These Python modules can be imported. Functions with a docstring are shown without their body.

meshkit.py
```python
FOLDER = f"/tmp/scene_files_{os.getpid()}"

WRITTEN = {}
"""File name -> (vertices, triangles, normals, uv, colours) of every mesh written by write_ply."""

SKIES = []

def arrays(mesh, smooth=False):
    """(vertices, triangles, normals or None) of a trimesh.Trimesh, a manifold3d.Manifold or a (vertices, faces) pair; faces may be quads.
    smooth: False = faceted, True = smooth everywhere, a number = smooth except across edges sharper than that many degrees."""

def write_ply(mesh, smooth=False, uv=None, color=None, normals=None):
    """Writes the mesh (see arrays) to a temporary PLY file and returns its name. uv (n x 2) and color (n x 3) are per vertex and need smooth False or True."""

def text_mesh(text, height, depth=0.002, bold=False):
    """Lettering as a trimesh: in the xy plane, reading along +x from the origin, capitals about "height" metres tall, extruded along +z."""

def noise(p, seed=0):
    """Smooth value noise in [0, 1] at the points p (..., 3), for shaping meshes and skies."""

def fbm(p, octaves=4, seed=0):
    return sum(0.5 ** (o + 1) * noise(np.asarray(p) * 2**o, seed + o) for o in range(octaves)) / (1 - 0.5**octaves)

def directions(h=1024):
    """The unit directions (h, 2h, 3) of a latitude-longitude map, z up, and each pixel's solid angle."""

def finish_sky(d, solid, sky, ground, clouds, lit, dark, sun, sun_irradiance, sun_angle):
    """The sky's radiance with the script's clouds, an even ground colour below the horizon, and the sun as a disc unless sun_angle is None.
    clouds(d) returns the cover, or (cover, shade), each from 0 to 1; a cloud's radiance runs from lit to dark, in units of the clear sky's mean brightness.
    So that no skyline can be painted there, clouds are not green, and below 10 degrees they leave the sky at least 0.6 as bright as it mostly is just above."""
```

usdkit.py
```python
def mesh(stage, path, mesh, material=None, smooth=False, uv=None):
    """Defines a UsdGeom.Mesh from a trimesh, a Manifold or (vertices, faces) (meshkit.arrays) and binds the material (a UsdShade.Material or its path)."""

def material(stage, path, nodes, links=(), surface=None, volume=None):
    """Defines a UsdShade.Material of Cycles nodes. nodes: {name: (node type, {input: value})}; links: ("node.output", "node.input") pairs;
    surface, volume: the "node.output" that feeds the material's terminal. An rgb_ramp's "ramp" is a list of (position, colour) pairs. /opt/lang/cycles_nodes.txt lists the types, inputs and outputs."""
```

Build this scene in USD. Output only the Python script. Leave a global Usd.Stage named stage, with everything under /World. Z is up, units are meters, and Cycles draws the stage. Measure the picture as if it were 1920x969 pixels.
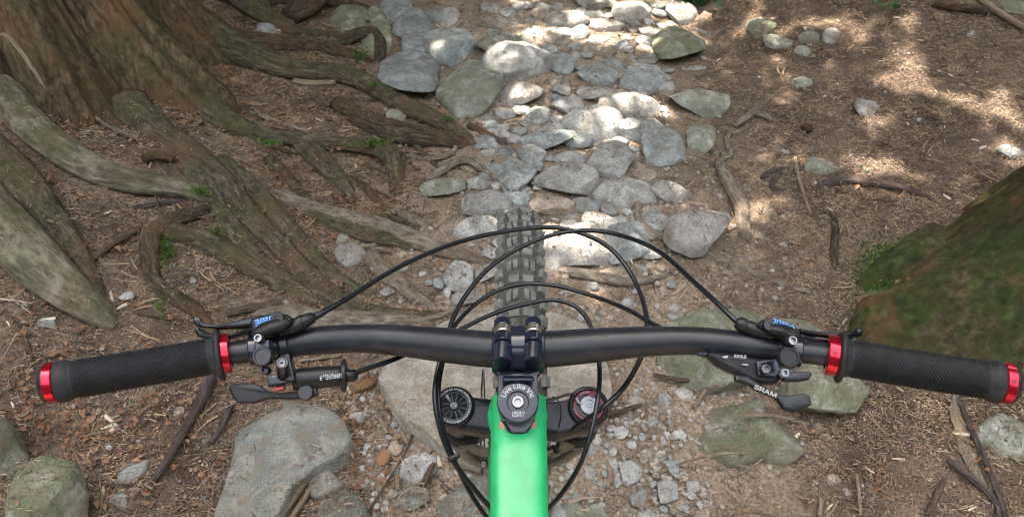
import math, numpy as np, trimesh, shapely, usdkit, meshkit
from scipy.interpolate import CubicSpline, PchipInterpolator
from pxr import Usd, UsdGeom, UsdLux, UsdShade, Gf, Sdf, Vt

stage = Usd.Stage.CreateInMemory()
UsdGeom.SetStageUpAxis(stage, UsdGeom.Tokens.z)
UsdGeom.SetStageMetersPerUnit(stage, 1.0)
stage.SetDefaultPrim(UsdGeom.Xform.Define(stage, '/World').GetPrim())
UsdGeom.Scope.Define(stage, '/World/Looks')

# ------------------------------------------------------------------ camera, sky, sun
W, H, F = 1920.0, 969.0, 1300.0
PITCH = math.radians(42.0)
EYE = np.array([0.0, 0.0, 1.38])
SUN_ELEV, SUN_AZ = math.radians(58), math.radians(-24)          # azimuth from +y (ahead) towards +x (right)
SUN_I, SKY_S, EXPO = 0.50, 0.15, 3.92

cam = UsdGeom.Camera.Define(stage, '/World/camera')
cam.CreateHorizontalApertureAttr(36.0)
cam.CreateVerticalApertureAttr(36.0 * 516 / 1024)
cam.CreateFocalLengthAttr(36.0 * F / W)
cam.CreateClippingRangeAttr(Gf.Vec2f(0.02, 500))
cam.CreateFStopAttr(12.0)
cam.CreateFocusDistanceAttr(0.84)
cam.CreateExposureAttr(EXPO)
cam.AddTranslateOp().Set(Gf.Vec3d(*EYE))
cam.AddRotateXOp().Set(90 - math.degrees(PITCH))

SUN = np.array([math.sin(SUN_AZ) * math.cos(SUN_ELEV), math.cos(SUN_AZ) * math.cos(SUN_ELEV), math.sin(SUN_ELEV)])
sky_mat = usdkit.material(stage, '/World/Looks/sky', {
    'sky': ('sky_texture', {'sky_type': 'single_scattering', 'sun_disc': False, 'sun_elevation': SUN_ELEV,
                            'sun_rotation': math.atan2(SUN[0], SUN[1]), 'aerosol_density': 2.0}),
    'hz': ('hsv', {'saturation': .55, 'value': 1.0}), 'tn': ('mix', {'mix_type': 'multiply', 'fac': 1.0, 'color2': (1.11, 1.0, .87)}),
    'bg': ('background_shader', {'strength': SKY_S})}, [('sky.color', 'hz.color'), ('hz.color', 'tn.color1'), ('tn.color', 'bg.color')], surface='bg.background')
dome = UsdLux.DomeLight.Define(stage, '/World/sky')
UsdShade.MaterialBindingAPI.Apply(dome.GetPrim()).Bind(sky_mat)
dome.GetPrim().SetCustomDataByKey('kind', 'structure')
sun = UsdLux.DistantLight.Define(stage, '/World/sun')
sun.CreateNormalizeAttr(True); sun.CreateIntensityAttr(SUN_I); sun.CreateAngleAttr(0.53)
sun.CreateColorAttr(Gf.Vec3f(1.0, 0.90, 0.78))
sun.AddTransformOp().Set(Gf.Matrix4d().SetRotate(Gf.Rotation(Gf.Vec3d(0, 0, 1), Gf.Vec3d(*SUN))))

# ------------------------------------------------------------------ the view, and points in it
FWD = np.array([0, math.cos(PITCH), -math.sin(PITCH)])
UPV = np.array([0, math.sin(PITCH), math.cos(PITCH)])
RGT = np.array([1.0, 0, 0])

def ray(px, py):
    px, py = np.asarray(px, float), np.asarray(py, float)
    return FWD + ((px - W / 2) / F)[..., None] * RGT + ((H / 2 - py) / F)[..., None] * UPV
def P(px, py, d):
    return EYE + np.asarray(d, float)[..., None] * ray(px, py)
def project(p):
    q = np.asarray(p, float) - EYE
    d = q @ FWD
    dd = np.where(d > .05, d, .05)
    return W / 2 + F * (q @ RGT) / dd, H / 2 - F * (q @ UPV) / dd, d
def sm(a, b, x):
    t = np.clip((np.asarray(x, float) - a) / (b - a), 0, 1)
    return t * t * (3 - 2 * t)

def trail_mask(x, y):
    cx = .04 + .12 * np.sin(y * 1.1) + .06 * np.maximum(y - 1.5, 0)
    return 1 - sm(.22, .75, np.abs(x - cx) / (1 + .18 * np.maximum(y - .8, 0)))
def ground_h(x, y, fine=True):
    x, y = np.asarray(x, float), np.asarray(y, float)
    z = .30 * sm(.50, 1.7, -x) + .20 * sm(.6, 2.0, x) + .10 * sm(2.0, 4.0, y) * sm(0.3, 1.6, x) - .035
    z = z + .09 * sm(2.0, 12.0, np.abs(x)) * np.abs(x)
    p = np.stack([x, y, np.zeros_like(x)], -1)
    z = z + .09 * (meshkit.fbm(p * 1.7, 3, 5) - .5)
    if fine:
        z = z + .030 * (meshkit.fbm(p * 9.0, 4, 9) - .5)
    return z
def hit(px, py, dz=0.0):
    d = ray(px, py)
    t = EYE[2] / -d[..., 2]
    for _ in range(14):
        q = EYE + t[..., None] * d
        t = .4 * t + .6 * (EYE[2] - ground_h(q[..., 0], q[..., 1], False) - dz) / -d[..., 2]
    return EYE + t[..., None] * d

# ------------------------------------------------------------------ prims
used = {}
def numbered(path):
    n = used.get(path, 0); used[path] = n + 1
    return path if n == 0 else f'{path}_{n:03d}'
def tag(prim, label=None, cat=None, group=None, kind=None):
    for k, v in (('label', label), ('category', cat), ('group', group), ('kind', kind)):
        if v: prim.SetCustomDataByKey(k, v)
    return prim
def thing(name, label, cat, group=None, kind=None):
    x = UsdGeom.Xform.Define(stage, numbered('/World/' + name))
    return tag(x.GetPrim(), label, cat, group, kind)
def obj(name, mesh, mat, parent=None, smooth=35, label=None, at=None):
    base = str(parent.GetPath()) if parent is not None else '/World'
    path = numbered(base + '/' + name)
    if at is not None:
        v, f = (mesh.vertices, mesh.faces) if hasattr(mesh, 'vertices') else mesh
        mesh = trimesh.Trimesh(np.asarray(v) - at, f, process=False)
    fib = getattr(mesh, 'metadata', {}).get('fibre') if hasattr(mesh, 'metadata') else None
    m = usdkit.mesh(stage, path, mesh, mat, smooth=True if fib is not None else smooth)
    if fib is not None:
        UsdGeom.PrimvarsAPI(m).CreatePrimvar('fibre', Sdf.ValueTypeNames.Float3Array, 'vertex').Set(Vt.Vec3fArray.FromNumpy(np.asarray(fib, np.float32)))
    if at is not None: m.AddTranslateOp().Set(Gf.Vec3d(*map(float, at)))
    if label: tag(m.GetPrim(), label)
    return m.GetPrim()

# ------------------------------------------------------------------ materials
def material(name, nodes, links, surface='p.BSDF'):
    return usdkit.material(stage, '/World/Looks/' + name, nodes, links, surface=surface)
def plain(name, col, rough=.5, metal=0.0, coat=0.0, bump=0.0, bscale=800, var=0.0, vscale=30, spec=.5, coat_rough=.1):
    nodes = {'p': ('principled_bsdf', {'base_color': col, 'roughness': rough, 'metallic': metal, 'coat_weight': coat, 'coat_roughness': coat_rough, 'specular_ior_level': spec}),
             'g': ('geometry', {})}
    links = []
    if var:
        nodes['n'] = ('noise_texture', {'scale': vscale, 'detail': 5.0, 'roughness': .65})
        nodes['r'] = ('rgb_ramp', {'ramp': [(.3, [c * (1 - var) for c in col]), (.5, col), (.72, [min(1, c * (1 + var) + .015 * var) for c in col])]})
        links += [('g.position', 'n.vector'), ('n.fac', 'r.fac'), ('r.color', 'p.base_color')]
    if bump:
        nodes['bn'] = ('noise_texture', {'scale': bscale, 'detail': 3.0})
        nodes['b'] = ('bump', {'strength': bump, 'distance': .001})
        links += [('g.position', 'bn.vector'), ('bn.fac', 'b.height'), ('b.normal', 'p.normal')]
    return material(name, nodes, links)

def rock_material(name, c0, c1, c2, moss=0.0, mosscol=(.075, .095, .035), speck=.75):
    """mottled stone: two tones from noise, fine specks, lichen or moss on upward faces, dirt stains"""
    nodes = {
        'g': ('geometry', {}), 'oi': ('object_info', {}),
        'n1': ('noise_texture', {'scale': 13.0, 'detail': 9.0, 'roughness': .70, 'distortion': .8}),
        'r1': ('rgb_ramp', {'ramp': [(.36, c0), (.50, c1), (.62, c2)]}),
        'n2': ('noise_texture', {'scale': 190.0, 'detail': 3.0, 'roughness': .7}),
        'r2': ('rgb_ramp', {'ramp': [(.34, (.45, .45, .45)), (.5, (1, 1, 1)), (.68, (1.25, 1.25, 1.25))]}),
        'm2': ('mix', {'mix_type': 'multiply', 'fac': speck}),
        'n3': ('noise_texture', {'scale': 14.0, 'detail': 7.0, 'roughness': .7}),
        'r3': ('rgb_ramp', {'ramp': [(.50 - .22 * moss, (0, 0, 0)), (.64 - .16 * moss, (1, 1, 1))]}),
        'sn': ('separate_xyz', {}), 'up': ('map_range', {'from_min': -.1, 'from_max': .75, 'to_min': .35, 'to_max': 1.0, 'clamp': True}),
        'mm': ('math', {'math_type': 'multiply'}), 'mk': ('math', {'math_type': 'multiply', 'value2': min(1.0, moss * 1.3)}),
        'm3': ('mix', {'color2': mosscol}),
        'n4': ('noise_texture', {'scale': 22.0, 'detail': 5.0, 'roughness': .6}),
        'r4': ('rgb_ramp', {'ramp': [(.50, (0, 0, 0)), (.68, (.65, .65, .65))]}),
        'm4': ('mix', {'color2': (.16, .118, .08)}),
        'hv': ('map_range', {'from_min': 0.0, 'from_max': 1.0, 'to_min': .82, 'to_max': 1.18}),
        'hs': ('hsv', {}),
        'bn': ('noise_texture', {'scale': 34.0, 'detail': 10.0, 'roughness': .72}),
        'b': ('bump', {'strength': .8, 'distance': .02}),
        'p': ('principled_bsdf', {'roughness': .82, 'specular_ior_level': .35})}
    links = [('g.position', 'n1.vector'), ('g.position', 'n2.vector'), ('g.position', 'n3.vector'), ('g.position', 'n4.vector'), ('g.position', 'bn.vector'),
             ('n1.fac', 'r1.fac'), ('n2.fac', 'r2.fac'), ('r1.color', 'm2.color1'), ('r2.color', 'm2.color2'),
             ('n3.fac', 'r3.fac'), ('g.normal', 'sn.vector'), ('sn.z', 'up.value'), ('r3.color', 'mm.value1'), ('up.result', 'mm.value2'),
             ('mm.value', 'mk.value1'), ('mk.value', 'm3.fac'), ('m2.color', 'm3.color1'),
             ('n4.fac', 'r4.fac'), ('r4.color', 'm4.fac'), ('m3.color', 'm4.color1'),
             ('oi.random', 'hv.value'), ('hv.result', 'hs.value'), ('m4.color', 'hs.color'), ('hs.color', 'p.base_color'),
             ('bn.fac', 'b.height'), ('b.normal', 'p.normal')]
    return material(name, nodes, links)

ROCK = {
    'blue': rock_material('blue_grey_stone', (.17, .19, .19), (.275, .295, .29), (.40, .41, .395), .28, (.18, .195, .15)),
    'grey': rock_material('grey_stone', (.22, .218, .205), (.335, .33, .31), (.46, .45, .42), .2, (.21, .21, .15)),
    'pale': rock_material('pale_stone', (.22, .205, .185), (.31, .292, .265), (.385, .367, .34), .1, (.24, .235, .17)),
    'green': rock_material('lichen_stone', (.145, .148, .12), (.265, .268, .23), (.43, .42, .37), .5, (.165, .18, .11)),
    'moss': rock_material('mossy_stone', (.11, .108, .083), (.22, .215, .175), (.40, .385, .33), .60, (.118, .138, .066)),
    'slab': rock_material('worn_slab_stone', (.23, .205, .17), (.325, .293, .243), (.42, .382, .322), .22, (.19, .18, .12)),
    'slate': rock_material('blue_slab_stone', (.115, .122, .113), (.175, .18, .165), (.26, .255, .225), .3, (.16, .158, .105)),
    'tan': rock_material('tan_stone', (.20, .16, .12), (.30, .25, .20), (.41, .36, .30), .2, (.17, .15, .085)),
}

def bark_material(name, c0, c1, c2, moss, mosscol=(.05, .075, .022), stretch=(60, 60, 7), red=(.15, .075, .036), pale=0.0):
    nodes = {
        'g': ('geometry', {}), 'fa': ('attribute', {'attribute': 'fibre'}), 'map': ('mapping', {'scale': stretch}),
        'n1': ('noise_texture', {'scale': 1.0, 'detail': 9.0, 'roughness': .70, 'distortion': .25}),
        'r1': ('rgb_ramp', {'ramp': [(.36, c0), (.5, c1), (.63, c2)]}),
        'n5': ('noise_texture', {'scale': 4.2, 'detail': 4.0, 'roughness': .6}),
        'r5': ('rgb_ramp', {'ramp': [(.47, (0, 0, 0)), (.66, (.8, .8, .8))]}),
        'm5': ('mix', {'color2': red}),
        'n3': ('noise_texture', {'scale': 6.5, 'detail': 8.0, 'roughness': .72}),
        'r3': ('rgb_ramp', {'ramp': [(.53 - .20 * moss, (0, 0, 0)), (.70 - .16 * moss, (1, 1, 1))]}),
        'sn': ('separate_xyz', {}), 'up': ('map_range', {'from_min': -.25, 'from_max': .7, 'to_min': .25, 'to_max': 1.0, 'clamp': True}),
        'mm': ('math', {'math_type': 'multiply'}), 'mk': ('math', {'math_type': 'multiply', 'value2': min(1.0, moss * 1.4)}),
        'nm': ('noise_texture', {'scale': 45.0, 'detail': 4.0}),
        'rm': ('rgb_ramp', {'ramp': [(.3, [c * .45 for c in mosscol]), (.55, mosscol), (.75, [c * 1.9 for c in mosscol])]}),
        'm3': ('mix', {}),
        'n4': ('noise_texture', {'scale': 11.0, 'detail': 6.0, 'roughness': .7}),
        'r4': ('rgb_ramp', {'ramp': [(.52, (0, 0, 0)), (.70, (pale, pale, pale))]}),
        'm4': ('mix', {'color2': (.36, .32, .24)}),
        'b': ('bump', {'strength': .9, 'distance': .022}),
        'p': ('principled_bsdf', {'roughness': .9, 'specular_ior_level': .2})}
    links = [('fa.vector', 'map.vector'), ('map.vector', 'n1.vector'), ('n1.fac', 'r1.fac'),
             ('g.position', 'n5.vector'), ('n5.fac', 'r5.fac'), ('r1.color', 'm5.color1'), ('r5.color', 'm5.fac'),
             ('g.position', 'n4.vector'), ('n4.fac', 'r4.fac'), ('m5.color', 'm4.color1'), ('r4.color', 'm4.fac'),
             ('g.position', 'n3.vector'), ('n3.fac', 'r3.fac'), ('g.normal', 'sn.vector'), ('sn.z', 'up.value'),
             ('r3.color', 'mm.value1'), ('up.result', 'mm.value2'), ('mm.value', 'mk.value1'), ('mk.value', 'm3.fac'),
             ('g.position', 'nm.vector'), ('nm.fac', 'rm.fac'), ('m4.color', 'm3.color1'), ('rm.color', 'm3.color2'), ('m3.color', 'p.base_color'),
             ('n1.fac', 'b.height'), ('b.normal', 'p.normal')]
    return material(name, nodes, links)

BARK = {
    'trunk': bark_material('cedar_bark', (.030, .020, .012), (.094, .062, .036), (.18, .126, .078), .56, (.048, .055, .022), (60, 60, 13)),
    'root': bark_material('mossy_root_bark', (.024, .019, .013), (.076, .060, .041), (.17, .142, .102), .55, (.064, .072, .03), (60, 60, 22), (.12, .073, .042)),
    'bright': bark_material('weathered_root_wood', (.055, .046, .032), (.135, .118, .083), (.27, .245, .18), .48, (.070, .085, .034), (48, 48, 16), (.13, .08, .045), .6),
    'bare': bark_material('bare_root_wood', (.09, .072, .053), (.20, .163, .122), (.33, .285, .225), .15, (.09, .095, .05), (90, 90, 30), (.13, .095, .07), .5),
    'dark': bark_material('dark_root_bark', (.020, .015, .010), (.062, .046, .032), (.13, .102, .07), .35, (.042, .05, .02), (80, 80, 26)),
    'right': bark_material('moss_covered_bark', (.022, .016, .009), (.060, .043, .024), (.125, .095, .057), .78, (.036, .050, .014), (42, 42, 24), (.14, .06, .032)),
    'stick': bark_material('dead_wood', (.045, .03, .02), (.12, .085, .06), (.24, .185, .14), .0, (.1, .1, .05), (300, 300, 30), (.11, .065, .045)),
    'pale': bark_material('pale_dead_wood', (.14, .105, .07), (.30, .24, .165), (.47, .40, .30), .0, (.1, .1, .05), (300, 300, 30), (.26, .17, .10)),
    'purple': bark_material('purple_brown_wood', (.035, .026, .025), (.085, .066, .06), (.16, .13, .115), .0, (.1, .1, .05), (220, 220, 25), (.08, .048, .04)),
}

ground_mat = material('forest_soil', {
    'g': ('geometry', {}), 'tr': ('attribute', {'attribute': 'trail'}),
    'n1': ('noise_texture', {'scale': 3.0, 'detail': 8.0, 'roughness': .68, 'distortion': .4}),
    'r1': ('rgb_ramp', {'ramp': [(.32, (.042, .030, .022)), (.48, (.102, .074, .054)), (.66, (.20, .147, .11))]}),
    'rt': ('rgb_ramp', {'ramp': [(.30, (.155, .122, .088)), (.48, (.25, .20, .148)), (.70, (.36, .295, .225))]}),
    'mt': ('mix', {}),
    'n2': ('noise_texture', {'scale': 130.0, 'detail': 5.0, 'roughness': .75}),
    'r2': ('rgb_ramp', {'ramp': [(.32, (.30, .28, .27)), (.5, (1, 1, 1)), (.68, (1.9, 1.75, 1.55))]}),
    'm2': ('mix', {'mix_type': 'multiply', 'fac': .8}),
    'v': ('voronoi_texture', {'scale': 85.0, 'randomness': 1.0}),
    'rv': ('rgb_ramp', {'ramp': [(.0, (.75, .75, .75)), (.5, (1.1, 1.1, 1.1))]}),
    'm3': ('mix', {'mix_type': 'multiply', 'fac': .5}),
    'bn': ('noise_texture', {'scale': 75.0, 'detail': 8.0, 'roughness': .72}),
    'b': ('bump', {'strength': .8, 'distance': .012}),
    'p': ('principled_bsdf', {'roughness': .95, 'specular_ior_level': .15})},
    [('g.position', 'n1.vector'), ('g.position', 'n2.vector'), ('g.position', 'v.vector'), ('g.position', 'bn.vector'),
     ('n1.fac', 'r1.fac'), ('n1.fac', 'rt.fac'), ('r1.color', 'mt.color1'), ('rt.color', 'mt.color2'), ('tr.fac', 'mt.fac'),
     ('n2.fac', 'r2.fac'), ('mt.color', 'm2.color1'), ('r2.color', 'm2.color2'), ('v.distance', 'rv.fac'),
     ('m2.color', 'm3.color1'), ('rv.color', 'm3.color2'), ('m3.color', 'p.base_color'), ('bn.fac', 'b.height'), ('b.normal', 'p.normal')])

def litter(name, cols, rough=.85, trans=0.0):
    k = len(cols)
    nodes = {'o': ('object_info', {}), 'r': ('rgb_ramp', {'ramp': [(i / max(k - 1, 1), c) for i, c in enumerate(cols)]}),
             'g': ('geometry', {}), 'a': ('math', {'math_type': 'add'}), 'fr': ('math', {'math_type': 'fraction'}),
             'p': ('principled_bsdf', {'roughness': rough, 'specular_ior_level': .25})}
    links = [('o.random', 'a.value1'), ('g.random_per_island', 'a.value2'), ('a.value', 'fr.value1'), ('fr.value', 'r.fac'), ('r.color', 'p.base_color')]
    if trans:
        nodes['t'] = ('translucent_bsdf', {}); nodes['x'] = ('mix_closure', {'fac': trans})
        links += [('r.color', 't.color'), ('p.BSDF', 'x.closure1'), ('t.BSDF', 'x.closure2')]
        return material(name, nodes, links, 'x.closure')
    return material(name, nodes, links)
NEEDLE = litter('dry_needles', [(.066, .046, .033), (.150, .108, .075), (.25, .186, .130), (.10, .073, .055), (.38, .30, .21), (.046, .034, .026), (.122, .087, .066), (.20, .155, .118)])
NEEDLE_TAN = litter('tan_needles', [(.30, .21, .12), (.40, .30, .18), (.22, .15, .09), (.34, .25, .15)])
LEAF = litter('dry_leaves', [(.145, .074, .042), (.22, .115, .06), (.11, .06, .038), (.29, .17, .095), (.175, .10, .064)], .75, .15)
CHIP = litter('wood_chips', [(.50, .42, .30), (.62, .55, .43), (.40, .31, .21)])
GRAVEL = litter('gravel_stones', [(.20, .18, .15), (.27, .25, .22), (.34, .31, .27), (.22, .19, .15), (.30, .295, .28)])
CANOPY = litter('conifer_foliage', [(.035, .075, .02), (.05, .10, .03), (.07, .12, .035)], .6, .4)
MOSS = litter('bright_moss', [(.05, .10, .018), (.08, .15, .028), (.04, .075, .018), (.11, .165, .035), (.09, .095, .035)], .8, .2)
FROND = litter('dry_cedar_frond', [(.28, .23, .13), (.36, .29, .17), (.24, .22, .12)])

M = {
    'bar': plain('matte_black_alloy', (.0055, .0062, .0085), .38, 0, 0, .12, 1500, .35, 70, .28),
    'anod': plain('black_anodised_metal', (.004, .005, .010), .20, .0, .2, .0, spec=.3, coat_rough=.18),
    'black': plain('satin_black_metal', (.0035, .0038, .0045), .28, 0, .05, spec=.3),
    'plastic': plain('black_plastic', (.0045, .0048, .0056), .40, 0, 0, .15, 1500, spec=.25),
    'rubber': plain('grip_rubber', (.0062, .0068, .008), .62, 0, 0, .15, 1500, .3, 90, .25),
    'hose': plain('black_cable_housing', (.0035, .004, .0052), .28, spec=.3),
    'red': plain('red_anodised_metal', (.36, .005, .022), .20, .9, .3),
    'redplate': plain('dark_red_plate', (.10, .004, .012), .4, .2),
    'silver': plain('steel_bolt', (.17, .17, .165), .32, 1.0),
    'gold': plain('brass_washer', (.38, .36, .28), .3, 1.0),
    'copper': plain('copper_bolt', (.42, .27, .18), .35, .7),
    'green': plain('green_frame_paint', (.006, .225, .076), .40, 0, .15, .08, 900, .16, 70, spec=.38, coat_rough=.22),
    'white': plain('white_print', (.24, .25, .25), .5),
    'blue': plain('blue_print', (.035, .20, .62), .4),
    'badge': plain('silver_badge', (.20, .21, .22), .35, .6),
    'tyre': plain('dusty_tyre_rubber', (.046, .047, .041), .9, 0, 0, .5, 500, .4, 70, .2),
    'knob': plain('dusty_tread_rubber', (.100, .102, .091), .9, 0, 0, .5, 500, .45, 60, .2),
    'lower': plain('dusty_fork_paint', (.115, .105, .085), .55, 0, 0, .1, 800, .4, 50),
    'stanchion': plain('black_stanchion', (.012, .012, .014), .2, .3),
    'fin': plain('fork_cap_black', (.02, .022, .025), .14, .4),
}

# ------------------------------------------------------------------ mesh tools
def spline(pts, n):
    pts = np.asarray(pts, float)
    s = np.r_[0, np.cumsum(np.linalg.norm(np.diff(pts[:, :3], axis=0), axis=1))]
    u = np.linspace(0, s[-1], n)
    out = CubicSpline(s, pts[:, :3])(u) if len(pts) > 2 else PchipInterpolator(s, pts[:, :3])(u)
    return np.column_stack([out] + [PchipInterpolator(s, pts[:, k])(u) for k in range(3, pts.shape[1])])
def norm(v):
    v = np.asarray(v, float)
    return v / np.maximum(np.linalg.norm(v, axis=-1, keepdims=True), 1e-12)
def frames(c, up=None):
    t = norm(np.gradient(c, axis=0))
    if up is not None:
        s = norm(np.cross(t, up)); return t, s, np.cross(s, t)
    a = np.cross(t[0], [0, 0, 1.0]); a = norm(a if np.linalg.norm(a) > .1 else np.cross(t[0], [1.0, 0, 0]))
    S = [a]
    for i in range(1, len(c)):
        b = S[-1] - t[i] * (S[-1] @ t[i]); S.append(norm(b))
    s = np.array(S); return t, s, np.cross(s, t)
def grid_faces(m, n, closed=True):
    i, j = np.meshgrid(np.arange(m - 1), np.arange(n if closed else n - 1), indexing='ij')
    a, b = i * n + j, i * n + (j + 1) % n
    c, d = a + n, b + n
    return np.vstack([np.stack([a, c, d], -1).reshape(-1, 3), np.stack([a, d, b], -1).reshape(-1, 3)])
def tube(pts, n=12, steps=None, flat=1.0, bark=0.0, seed=0, up=None, cap=True):
    """pts: rows x, y, z, radius. bark: relative depth of grooves along the length."""
    pts = np.asarray(pts, float)
    steps = steps or max(8, 5 * len(pts))
    q = spline(pts, steps); c, r = q[:, :3], q[:, 3]
    t, s, b = frames(c, up)
    ph = np.arange(n) / n * 2 * np.pi
    R = r[:, None] * np.ones(n)
    if bark:
        L = np.r_[0, np.cumsum(np.linalg.norm(np.diff(c, axis=0), axis=1))]
        rr = np.maximum(r.mean(), .004)
        g = np.stack([np.cos(ph)[None] * 2.2 + 0 * L[:, None], np.sin(ph)[None] * 2.2 + 0 * L[:, None], (L / rr * .35)[:, None] + 0 * ph[None]], -1)
        R = R * (1 + bark * 2 * (meshkit.fbm(g + seed * 7.3, 4, seed) - .5))
        c = c + (s * ((meshkit.noise(np.stack([L / rr * .22, 0 * L + seed, 0 * L], -1), seed) - .5) * rr * bark * 2.2)[:, None])
    v = c[:, None] + R[..., None] * (np.cos(ph)[None, :, None] * s[:, None] + flat * np.sin(ph)[None, :, None] * b[:, None])
    v = v.reshape(-1, 3); f = grid_faces(steps, n)
    if cap:
        k = len(v); v = np.vstack([v, c[0], c[-1]]); j = np.arange(n); e = (steps - 1) * n
        f = np.vstack([f, np.stack([np.full(n, k), j, (j + 1) % n], -1), np.stack([np.full(n, k + 1), e + (j + 1) % n, e + j], -1)])
    m = trimesh.Trimesh(v, f, process=False)
    L = np.r_[0, np.cumsum(np.linalg.norm(np.diff(c, axis=0), axis=1))]
    fb = np.stack([r[:, None] * np.cos(ph)[None] + seed * .37, r[:, None] * np.sin(ph)[None], L[:, None] + 0 * ph[None]], -1).reshape(-1, 3)
    m.metadata['fibre'] = np.vstack([fb, fb[:1], fb[-1:]]) if cap else fb
    return m
def lathe(o, axis, prof, n=32, start=0.0, ref=None):
    """profile rows (distance along the axis, radius) turned about the axis through o"""
    a = norm(axis); s = np.cross(a, [0, 0, 1.0] if ref is None else ref)
    s = norm(s if np.linalg.norm(s) > .1 else np.cross(a, [1.0, 0, 0])); b = np.cross(a, s)
    prof = np.asarray(prof, float); ph = start + np.arange(n) / n * 2 * np.pi
    ring = np.cos(ph)[:, None] * s + np.sin(ph)[:, None] * b
    v = (np.asarray(o) + prof[:, 0][:, None, None] * a + prof[:, 1][:, None, None] * ring[None]).reshape(-1, 3)
    m = trimesh.Trimesh(v, grid_faces(len(prof), n), process=False); m.invert()
    return m
def join(*ms):
    return trimesh.util.concatenate([m for m in ms])
def resample(poly, n):
    poly = np.asarray(poly, float); q = np.vstack([poly, poly[:1]])
    s = np.r_[0, np.cumsum(np.linalg.norm(np.diff(q, axis=0), axis=1))]
    u = np.linspace(0, s[-1], n, endpoint=False)
    return np.stack([np.interp(u, s, q[:, k]) for k in range(2)], -1)
def rounded(poly, r):
    g = shapely.Polygon(poly).buffer(0)
    g = g.buffer(-r).buffer(2 * r).buffer(-r)
    g = max(getattr(g, 'geoms', [g]), key=lambda a: a.area)
    return np.array(g.exterior.coords)[:-1][::-1]
PLATE_N = norm([0, -.52, .85])
def on_plane(poly, centre, n):
    d = ray(poly[:, 0], poly[:, 1]); t = ((centre - EYE) @ n) / (d @ n)
    return EYE + t[:, None] * d
def prism(pts3, n, thick, bev):
    """closed outline in 3-D (a plane with normal n towards the viewer), given thickness and rounded rims"""
    n = norm(n); e1 = norm(np.cross([0, 1.0, 0.2], n)); e2 = np.cross(n, e1); o = pts3.mean(0)
    q = np.stack([(pts3 - o) @ e1, (pts3 - o) @ e2], -1)
    if shapely.Polygon(q).exterior.is_ccw is False: q = q[::-1]
    t = norm(np.roll(q, -1, 0) - np.roll(q, 1, 0)); nin = np.stack([-t[:, 1], t[:, 0]], -1)
    lay = [(0, bev), (-bev * .3, bev * .3), (-bev, 0), (-thick + bev, 0), (-thick, bev)]
    v = np.vstack([o + (q + nin * i)[:, :1] * e1 + (q + nin * i)[:, 1:] * e2 + z * n for z, i in lay])
    k = len(q); f = grid_faces(len(lay), k)
    cap = shapely.Polygon(q + nin * bev)
    try:
        cv, cf = trimesh.creation.triangulate_polygon(shapely.Polygon(q), engine='earcut')
        idx = np.array([np.argmin(((q - p) ** 2).sum(1)) for p in np.asarray(cv)[:, :2]]); cf = idx[np.asarray(cf)]
        a, b, c = q[cf[:, 0]], q[cf[:, 1]], q[cf[:, 2]]
        cr = (b - a)[:, 0] * (c - a)[:, 1] - (b - a)[:, 1] * (c - a)[:, 0]
        cf = np.where((cr > 0)[:, None], cf, cf[:, ::-1])
        f = np.vstack([f, cf, cf[:, ::-1] + k * (len(lay) - 1)])
    except Exception as e:
        print('cap failed', e)
    m = trimesh.Trimesh(v, f, process=False); trimesh.repair.fix_normals(m)
    return m
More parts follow.
